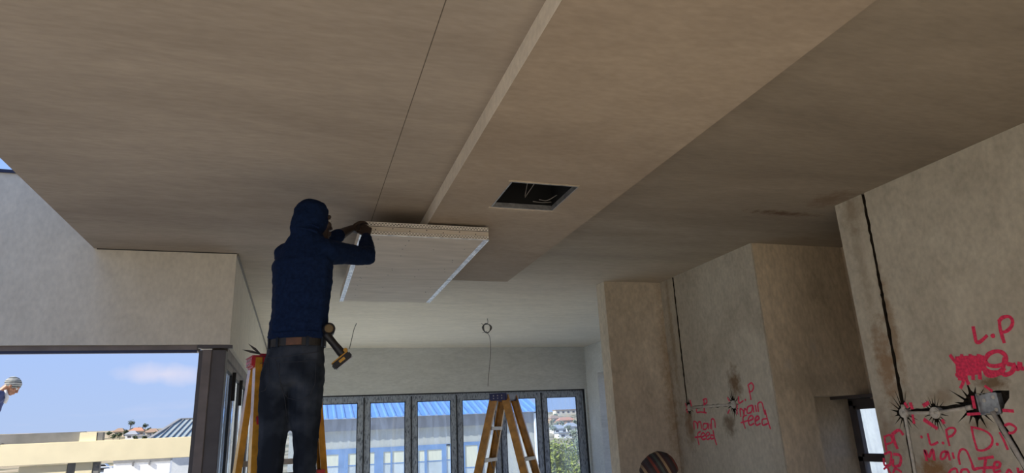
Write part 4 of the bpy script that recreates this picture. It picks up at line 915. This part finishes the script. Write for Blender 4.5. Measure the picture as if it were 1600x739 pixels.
# long building seen through the back doors
m_bw = plaster('sunlit_cement', (.50, .48, .42), (.43, .415, .37), scale=.8, streak=(3, 1, .6))
m_bf = simple('fascia_grey', (.30, .28, .27), .8, 0, .12, 3)
m_broof = simple('blue_sheet_roof', (.12, .25, .50), .4, .0, .1, 3)
m_bfr = simple('blue_grey_frame', (.16, .26, .44), .5, 0, .15, 4)
m_cream = simple('cream_flat', (.66, .62, .47), .8, 0, .04, 3); m_pale = simple('pale_pane', (.50, .53, .53), .3, 0, .12, 2)  # cream reflection painted into the upper panes; same colour on the pilaster
Yb = 20.0
bld = thing('building', 'long cement building with a blue corrugated roof seen through the back glass doors', 'building', (3.5, 22, -3.5))
X0_, X1_ = -.2, 7.1
obj('wall_body', bx(X0_, X1_, Yb, Yb+6, -3.5, 1.93), m_bw, bld)
obj('fascia', bx(X0_-.05, X1_+.03, Yb-.12, Yb, 1.86, 2.19), m_bf, bld, label='grey fascia band under the eave')
bm = B(); n = int((X1_-X0_+.3)/.04); top = []; 
prof = [0, .0, .0, .0, .03, .03]
rows = []
for i in range(n+1):
    x = X0_-.15+i*.04; h = prof[i % 6]; rows.append([bm.verts.new((x, yv, zv+h+dz)) for yv, zv in ((Yb-.3, 2.20), (Yb+5.0, 4.0)) for dz in (0, -.01)])
for a, b2 in zip(rows, rows[1:]):
    bm.faces.new((a[0], b2[0], b2[2], a[2])); bm.faces.new((a[1], a[3], b2[3], b2[1])); bm.faces.new((a[0], a[1], b2[1], b2[0]))
obj('corrugated_roof', bm, m_broof, bld)
obj('downpipe', bx(X1_-.08, X1_+.02, Yb-.2, Yb-.12, -3.5, 2.15), m_white, bld)
def bwin(pxa, pxb, py, panes):
    a = at(pxa, py, 1, Yb).x; b2 = at(pxb, py, 1, Yb).x; zt_ = at(pxa, py, 1, Yb).z
    bm = B(); box(bm, a, b2, Yb-.03, Yb+.0, zt_-.055, zt_); box(bm, a, b2, Yb-.03, Yb, zt_-2.2, zt_-2.1)
    f = obj('window', bm, m_bfr, bld)
    xs_ = [a]
    bm = B(); cur = a
    for p0, p1, yt, yb_ in panes:
        q0 = at(p0, yt, 1, Yb).x; q1 = at(p1, yt, 1, Yb).x; zz0 = at(p0, yt, 1, Yb).z; zz1 = at(p0, yb_, 1, Yb).z
        if q0 > cur: box(bm, cur, q0, Yb-.03, Yb, zt_-2.2, zt_-.055)
        box(bm, q0, q1, Yb-.03, Yb, zz0, zt_-.055)
        obj('upper_pane', bx(q0, q1, Yb-.012, Yb, zz1, zz0), m_cream, f, label='cream upper pane'); obj('lower_pane', bx(q0, q1, Yb-.012, Yb, zt_-2.15, zz1-.03), m_pale, f); box(bm, q0, q1, Yb-.02, Yb, zz1-.03, zz1)
        cur = q1
    if b2 > cur: box(bm, cur, b2, Yb-.03, Yb, zt_-2.2, zt_-.055)
    obj('frame', bm, m_bfr, f)
bwin(503, 558, 703, [(507, 529, 711, 729), (544, 556, 709, 727)])
bwin(572, 634, 700, [(576, 585, 707, 725), (599, 610, 706, 724), (613, 631, 705, 723)])
bwin(648, 706, 696, [(653, 663, 704, 721), (667, 690, 703, 720), (697, 703, 694, 718)])
bwin(722, 752, 691, [(726, 746, 696, 730)])
# terrain: valley and hillside
def tz(x, y):
    pts = [(0, -3.5), (60, -3.4), (130, -2.2), (200, -1.0), (260, 3.0), (330, 9.4), (380, 11.4), (600, 6)]
    for (a, za), (b2, zb2) in zip(pts, pts[1:]):
        if y <= b2: z = za+(zb2-za)*(y-a)/(b2-a); break
    else: z = 6
    k = max(0, min(1, (y-120)/150)); return z+k*(2.2*noise.noise(V((x*.012, y*.006, 0)))+.8*noise.noise(V((x*.04, y*.03, 3))))
m_ter, t, b_ = newmat('dry_grass')
g_ = N(t, 'ShaderNodeNewGeometry'); n_ = N(t, 'ShaderNodeTexNoise'); n_.inputs['Scale'].default_value = .09; n_.inputs['Detail'].default_value = 9; n_.inputs['Roughness'].default_value = .7; t.links.new(g_.outputs['Position'], n_.inputs[0])
r_ = ramp(t, n_.outputs[0], [(.40, (.10, .10, .05)), (.50, (.32, .25, .15)), (.62, (.44, .36, .24))]); t.links.new(r_.outputs[0], b_.inputs['Base Color']); b_.inputs['Roughness'].default_value = 1
bm = B(); G = []
ys = [-60, -20, 12, 30, 60, 90, 120]+[140+10*k for k in range(27)]+[450, 600]
for yy in ys: G.append([bm.verts.new((-330+15*i, yy, tz(-330+15*i, yy))) for i in range(51)])
for a, b2 in zip(G, G[1:]):
    for i in range(50): bm.faces.new((a[i], a[i+1], b2[i+1], b2[i]))
obj('ground', bm, m_ter, smooth=True, kind='structure')
# trees and houses on the hillside
m_leafd = simple('dark_foliage', (.06, .08, .035), .9, 0, .4, .8); m_leaf = simple('bright_foliage', (.24, .27, .05), .9, 0, .4, 2); m_leafg = simple('grey_foliage', (.20, .23, .15), .9, 0, .3, 2)
m_trunk = simple('bark', (.10, .07, .05), .9)
def crown(c, r, mat, parent, nleaf, leaf, seed):
    rnd = random.Random(seed); bm = B()
    blobs = [(V((rnd.uniform(-.5, .5)*r, rnd.uniform(-.5, .5)*r, rnd.uniform(-.35, .4)*r)), rnd.uniform(.4, .65)*r) for _ in range(7)]
    for i in range(nleaf):
        o_, rr = rnd.choice(blobs); d = V((rnd.gauss(0, 1), rnd.gauss(0, 1), rnd.gauss(0, 1))).normalized(); p = c+o_+d*rr*rnd.uniform(.75, 1.0)
        a = V((rnd.gauss(0, 1), rnd.gauss(0, 1), rnd.gauss(0, .6))).normalized(); b2 = a.cross(d+V((.01, 0, .3))).normalized(); s = leaf*rnd.uniform(.6, 1.3)
        bm.faces.new([bm.verts.new(p+a*s), bm.verts.new(p+b2*s*.5), bm.verts.new(p-a*s), bm.verts.new(p-b2*s*.5)])
    return obj('crown', bm, mat, parent)
def tree(x, y, h, r, mat, label, group, nleaf, leaf, seed, z=None):
    z = tz(x, y)-.1 if z is None else z
    t_ = thing('tree', label, 'tree', (x, y, z), group=group)
    obj('trunk', tube(B(), spline([(x, y, z), (x+.04*h, y, z+h*.4), (x, y, z+h*.8)]), [h*.03]*12+[h*.015], 8), m_trunk, t_)
    crown(V((x, y, z+h-r*.7)), r, mat, t_, nleaf, leaf, seed)
def on_hill(px, py):
    d = (at(px, py, 1, 100)-V((0, 0, EYE)))/100
    for k in range(125, 420):
        p = V((0, 0, EYE))+d*k
        if p.z <= tz(p.x, p.y): return p
    p = V((0, 0, EYE))+d*375; p.z = tz(p.x, p.y); return p
taken = []
def spaced(p, r):
    q = p.copy(); o_ = V((0, 0, EYE))
    for k in range(60):
        if all((q.x-a.x)**2+(q.y-a.y)**2 > (r+b2)**2 for a, b2 in taken): break
        f = 1+.008*(k//2+1)*(1 if k % 2 else -1); q = V((p.x*f, p.y*f, 0))
    q.z = tz(q.x, q.y); taken.append((q, r)); return q
def plant_far():
    for i, (px, py, hh) in enumerate(((206, 682, 4), (212, 684, 4), (218, 683, 5), (196, 686, 5), (186, 688, 5), (176, 689, 4), (226, 684, 4), (232, 680, 4), (244, 684, 4), (252, 680, 3), (202, 675, 8), (226, 673, 5), (190, 681, 4), (170, 684, 4))):
        p = spaced(on_hill(px, py), 2.2); tree(p.x, p.y, hh*.62, hh*.24, m_leafd, 'tallest dark tree on the crest of the left hillside' if hh == 8 else 'small dark tree on the brown hillside beyond the timber barrier', None if hh == 8 else 'trees on the left hillside', 160, .32, i)
    for i, (px, py, hh) in enumerate(((862, 668, 5), (870, 664, 4), (878, 672, 5), (893, 660, 4), (900, 670, 5), (866, 684, 6), (888, 680, 5), (903, 655, 4), (868, 656, 4), (897, 690, 5))):
        p = spaced(on_hill(px, py), 2.2); tree(p.x, p.y, hh*.7, hh*.27, m_leafg, 'small grey green tree among houses in the rightmost back door pane', 'trees on the right hillside', 160, .32, 40+i)
for i, (px, Yt, zt_, r, mt, lb) in enumerate(((868, 38, .8, 1.7, m_leaf, 'bright yellow green tree low in the rightmost back door pane'), (884, 44, .2, 1.7, m_leaf, 'yellow green bush below the middle of the rightmost back door pane'), (905, 56, 1.2, 1.7, m_leafg, 'grey green tree at the right side of the rightmost back door pane'), (899, 34, -.7, 1.5, simple('dry_foliage', (.42, .26, .12), .9, 0, .3, 2), 'dry orange brown shrub at the lower right of the rightmost back door pane'))):
    x = at(px, 690, 1, Yt).x; tree(x, Yt, zt_+3.5, r, mt, lb, None, 2600, .10, 80+i, z=-3.5)
m_walls = [simple('house_wall_cream', (.62, .54, .42), .9), simple('house_wall_white', (.74, .73, .71), .9), simple('house_wall_peach', (.66, .42, .26), .9)]
m_roofs = [simple('tile_red', (.45, .22, .14), .9), simple('tile_grey', (.30, .31, .34), .8), simple('tile_brown', (.30, .2, .14), .9)]
def far_house(px, py, w, d, h, wm, rm, label, group, flat=False):
    p = spaced(on_hill(px, py), w*.5+2.2); x, y, z = p.x, p.y-2, p.z-.4
    o = thing('house', label, 'house', (x, y, z), group=group)
    wb_ = obj('wall_body', bx(x-w/2, x+w/2, y, y+d, z, z+h), wm, o)
    if flat: obj('roof', bx(x-w/2-.3, x+w/2+.3, y-.4, y+d, z+h, z+h+.35), rm, o)
    else:
        bm = B(); a = [(x-w/2-.4, y-.4, z+h), (x+w/2+.4, y-.4, z+h), (x+w/2+.4, y+d+.4, z+h), (x-w/2-.4, y+d+.4, z+h)]; r_0, r_1 = (x-w/2+d*.3, y+d/2, z+h+1.4), (x+w/2-d*.3, y+d/2, z+h+1.4)
        vs = [bm.verts.new(q) for q in a+[r_0, r_1]]
        for f in ((0, 1, 5, 4), (1, 2, 5), (2, 3, 4, 5), (3, 0, 4), (3, 2, 1, 0)): bm.faces.new([vs[k] for k in f])
        obj('roof', bm, rm, o)
    for k in range(max(2, int(w/3))): xx = x-w/2+.8+k*2.8; obj('window', bx(xx, xx+1.2, y-.05, y, z+h*.4, z+h*.75), m_frame, wb_)
for i, (px, py, w, h, a, b2, fl) in enumerate(((214, 681, 9, 2.4, 0, 0, 0), (206, 686, 7, 2.2, 1, 1, 0), (221, 686, 10, 2.2, 1, 1, 1), (186, 684, 7, 2.2, 0, 2, 0), (238, 682, 8, 2.2, 0, 2, 0))):
    far_house(px, py, w*.55, 4, h*.9, m_walls[a], m_roofs[b2], ['cream walled house with red roof high on the left hillside', 'white walled house with grey hip roof on the left hillside', 'white flat roofed building low on the left hillside', 'cream house with brown roof at the left of the hillside', 'cream house with brown roof beside the grey roof on the hillside'][i], None, fl)
for i, (px, py, w, h, a, b2, fl, lb) in enumerate(((888, 647, 28, 2.6, 0, 2, 1, 'long low building along the ridge in the rightmost back door pane'), (884, 664, 13, 2.6, 2, 0, 0, 'peach walled house below the ridge in the rightmost back door pane'), (866, 662, 8, 2.4, 2, 2, 0, 'peach house with brown roof at the left side of the rightmost back door pane'),
        (872, 677, 9, 2.2, 1, 1, 0, 'white house with grey roof low on the slope, left of its pair'), (892, 676, 9, 2.2, 1, 1, 0, 'white house with grey roof low on the slope, right of its pair'), (903, 668, 7, 2.2, 1, 1, 1, 'white flat roofed house at the right side of the rightmost back door pane'), (880, 684, 8, 2.0, 1, 1, 1, 'white flat roofed house at the foot of the slope above the trees'))):
    far_house(px, py, w*.55, 4, h*.9, m_walls[a], m_roofs[b2], lb, None, fl)
plant_far()
# parked cars
for i, (px, py, colr, lb) in enumerate(((156, 724, (.7, .72, .74), 'white car parked farthest down in the valley behind the timber barrier'), (157, 730, (.10, .12, .15), 'dark car parked between two white cars in the valley'), (155, 737, (.72, .74, .78), 'white car parked nearest in the valley behind the timber barrier'))):
    p = at(px, py, 1, 145-i*18); z = tz(p.x, p.y); x, y = p.x, p.y
    c = thing('car', lb, 'car', (x, y, z)); mt = simple('car_paint_%d' % i, colr, .3)
    bm = B(); pr_ = [(-2.1, .35), (-2.1, .85), (-1.9, .95), (-1.2, 1.0), (-.7, 1.42), (.8, 1.42), (1.3, 1.0), (2.0, .9), (2.15, .7), (2.15, .35)]
    prism(bm, [(x+a, y, z+b2) for a, b2 in pr_], (0, 1.7, 0)); obj('car_body', bm, mt, c)
    obj('side_window', prism(B(), [(x+a, y-.01, z+b2) for a, b2 in ((-1.1, 1.02), (-.65, 1.36), (.75, 1.36), (1.15, 1.02))], (0, .02, 0)), m_blk, c)
    for a in (-1.3, 1.35): obj('wheel', tube(B(), [(x+a, y-.02, z+.33), (x+a, y+.2, z+.33)], .33, 16), m_blk, c)
# pale building outside the alcove window
nb = thing('building', 'pale rendered building glimpsed through the small right alcove window', 'building', (22.3, 22, -3.5))
obj('wall_body', bx(22, 22.5, 15, 29, -3.5, 4.5), plaster('pale_blue_grey_render', (.36, .41, .46), (.27, .31, .36), scale=.5), nb); obj('pilaster', bx(21.7, 22, 22.2, 22.9, -3.5, 4.5), m_cream, nb)

# separate loose pieces of repeated small parts into parts of their own
def islands(me):
    bm = B(); bm.from_mesh(me); seen = set(); out = []
    for v in bm.verts:
        if v.index in seen: continue
        st = [v]; seen.add(v.index); g = []
        while st:
            a = st.pop(); g.append(a.index)
            for e in a.link_edges:
                w = e.other_vert(a)
                if w.index not in seen: seen.add(w.index); st.append(w)
        out.append(set(g))
    bm.free(); return out
for o in list(bpy.data.objects):
    if o.type == 'MESH' and o.name.split('.')[0] in ('knockout', 'screw_head', 'rivet', 'knee_brace', 'spreader', 'cross_brace', 'hinge_strip', 'bracket', 'plaster_rim', 'deck_board'):
        g = islands(o.data)
        if len(g) < 2: continue
        src = o.data
        for k, vs in enumerate(g):
            bm = B(); bm.from_mesh(src); bm.verts.ensure_lookup_table()
            bmesh.ops.delete(bm, geom=[v for v in bm.verts if v.index not in vs], context='VERTS')
            me = bpy.data.meshes.new(o.name.split('.')[0]); bm.to_mesh(me); bm.free()
            for m in src.materials: me.materials.append(m)
            if k == 0: o.data = me
            else: c = o.copy(); c.data = me; COL.objects.link(c); c.parent = o.parent
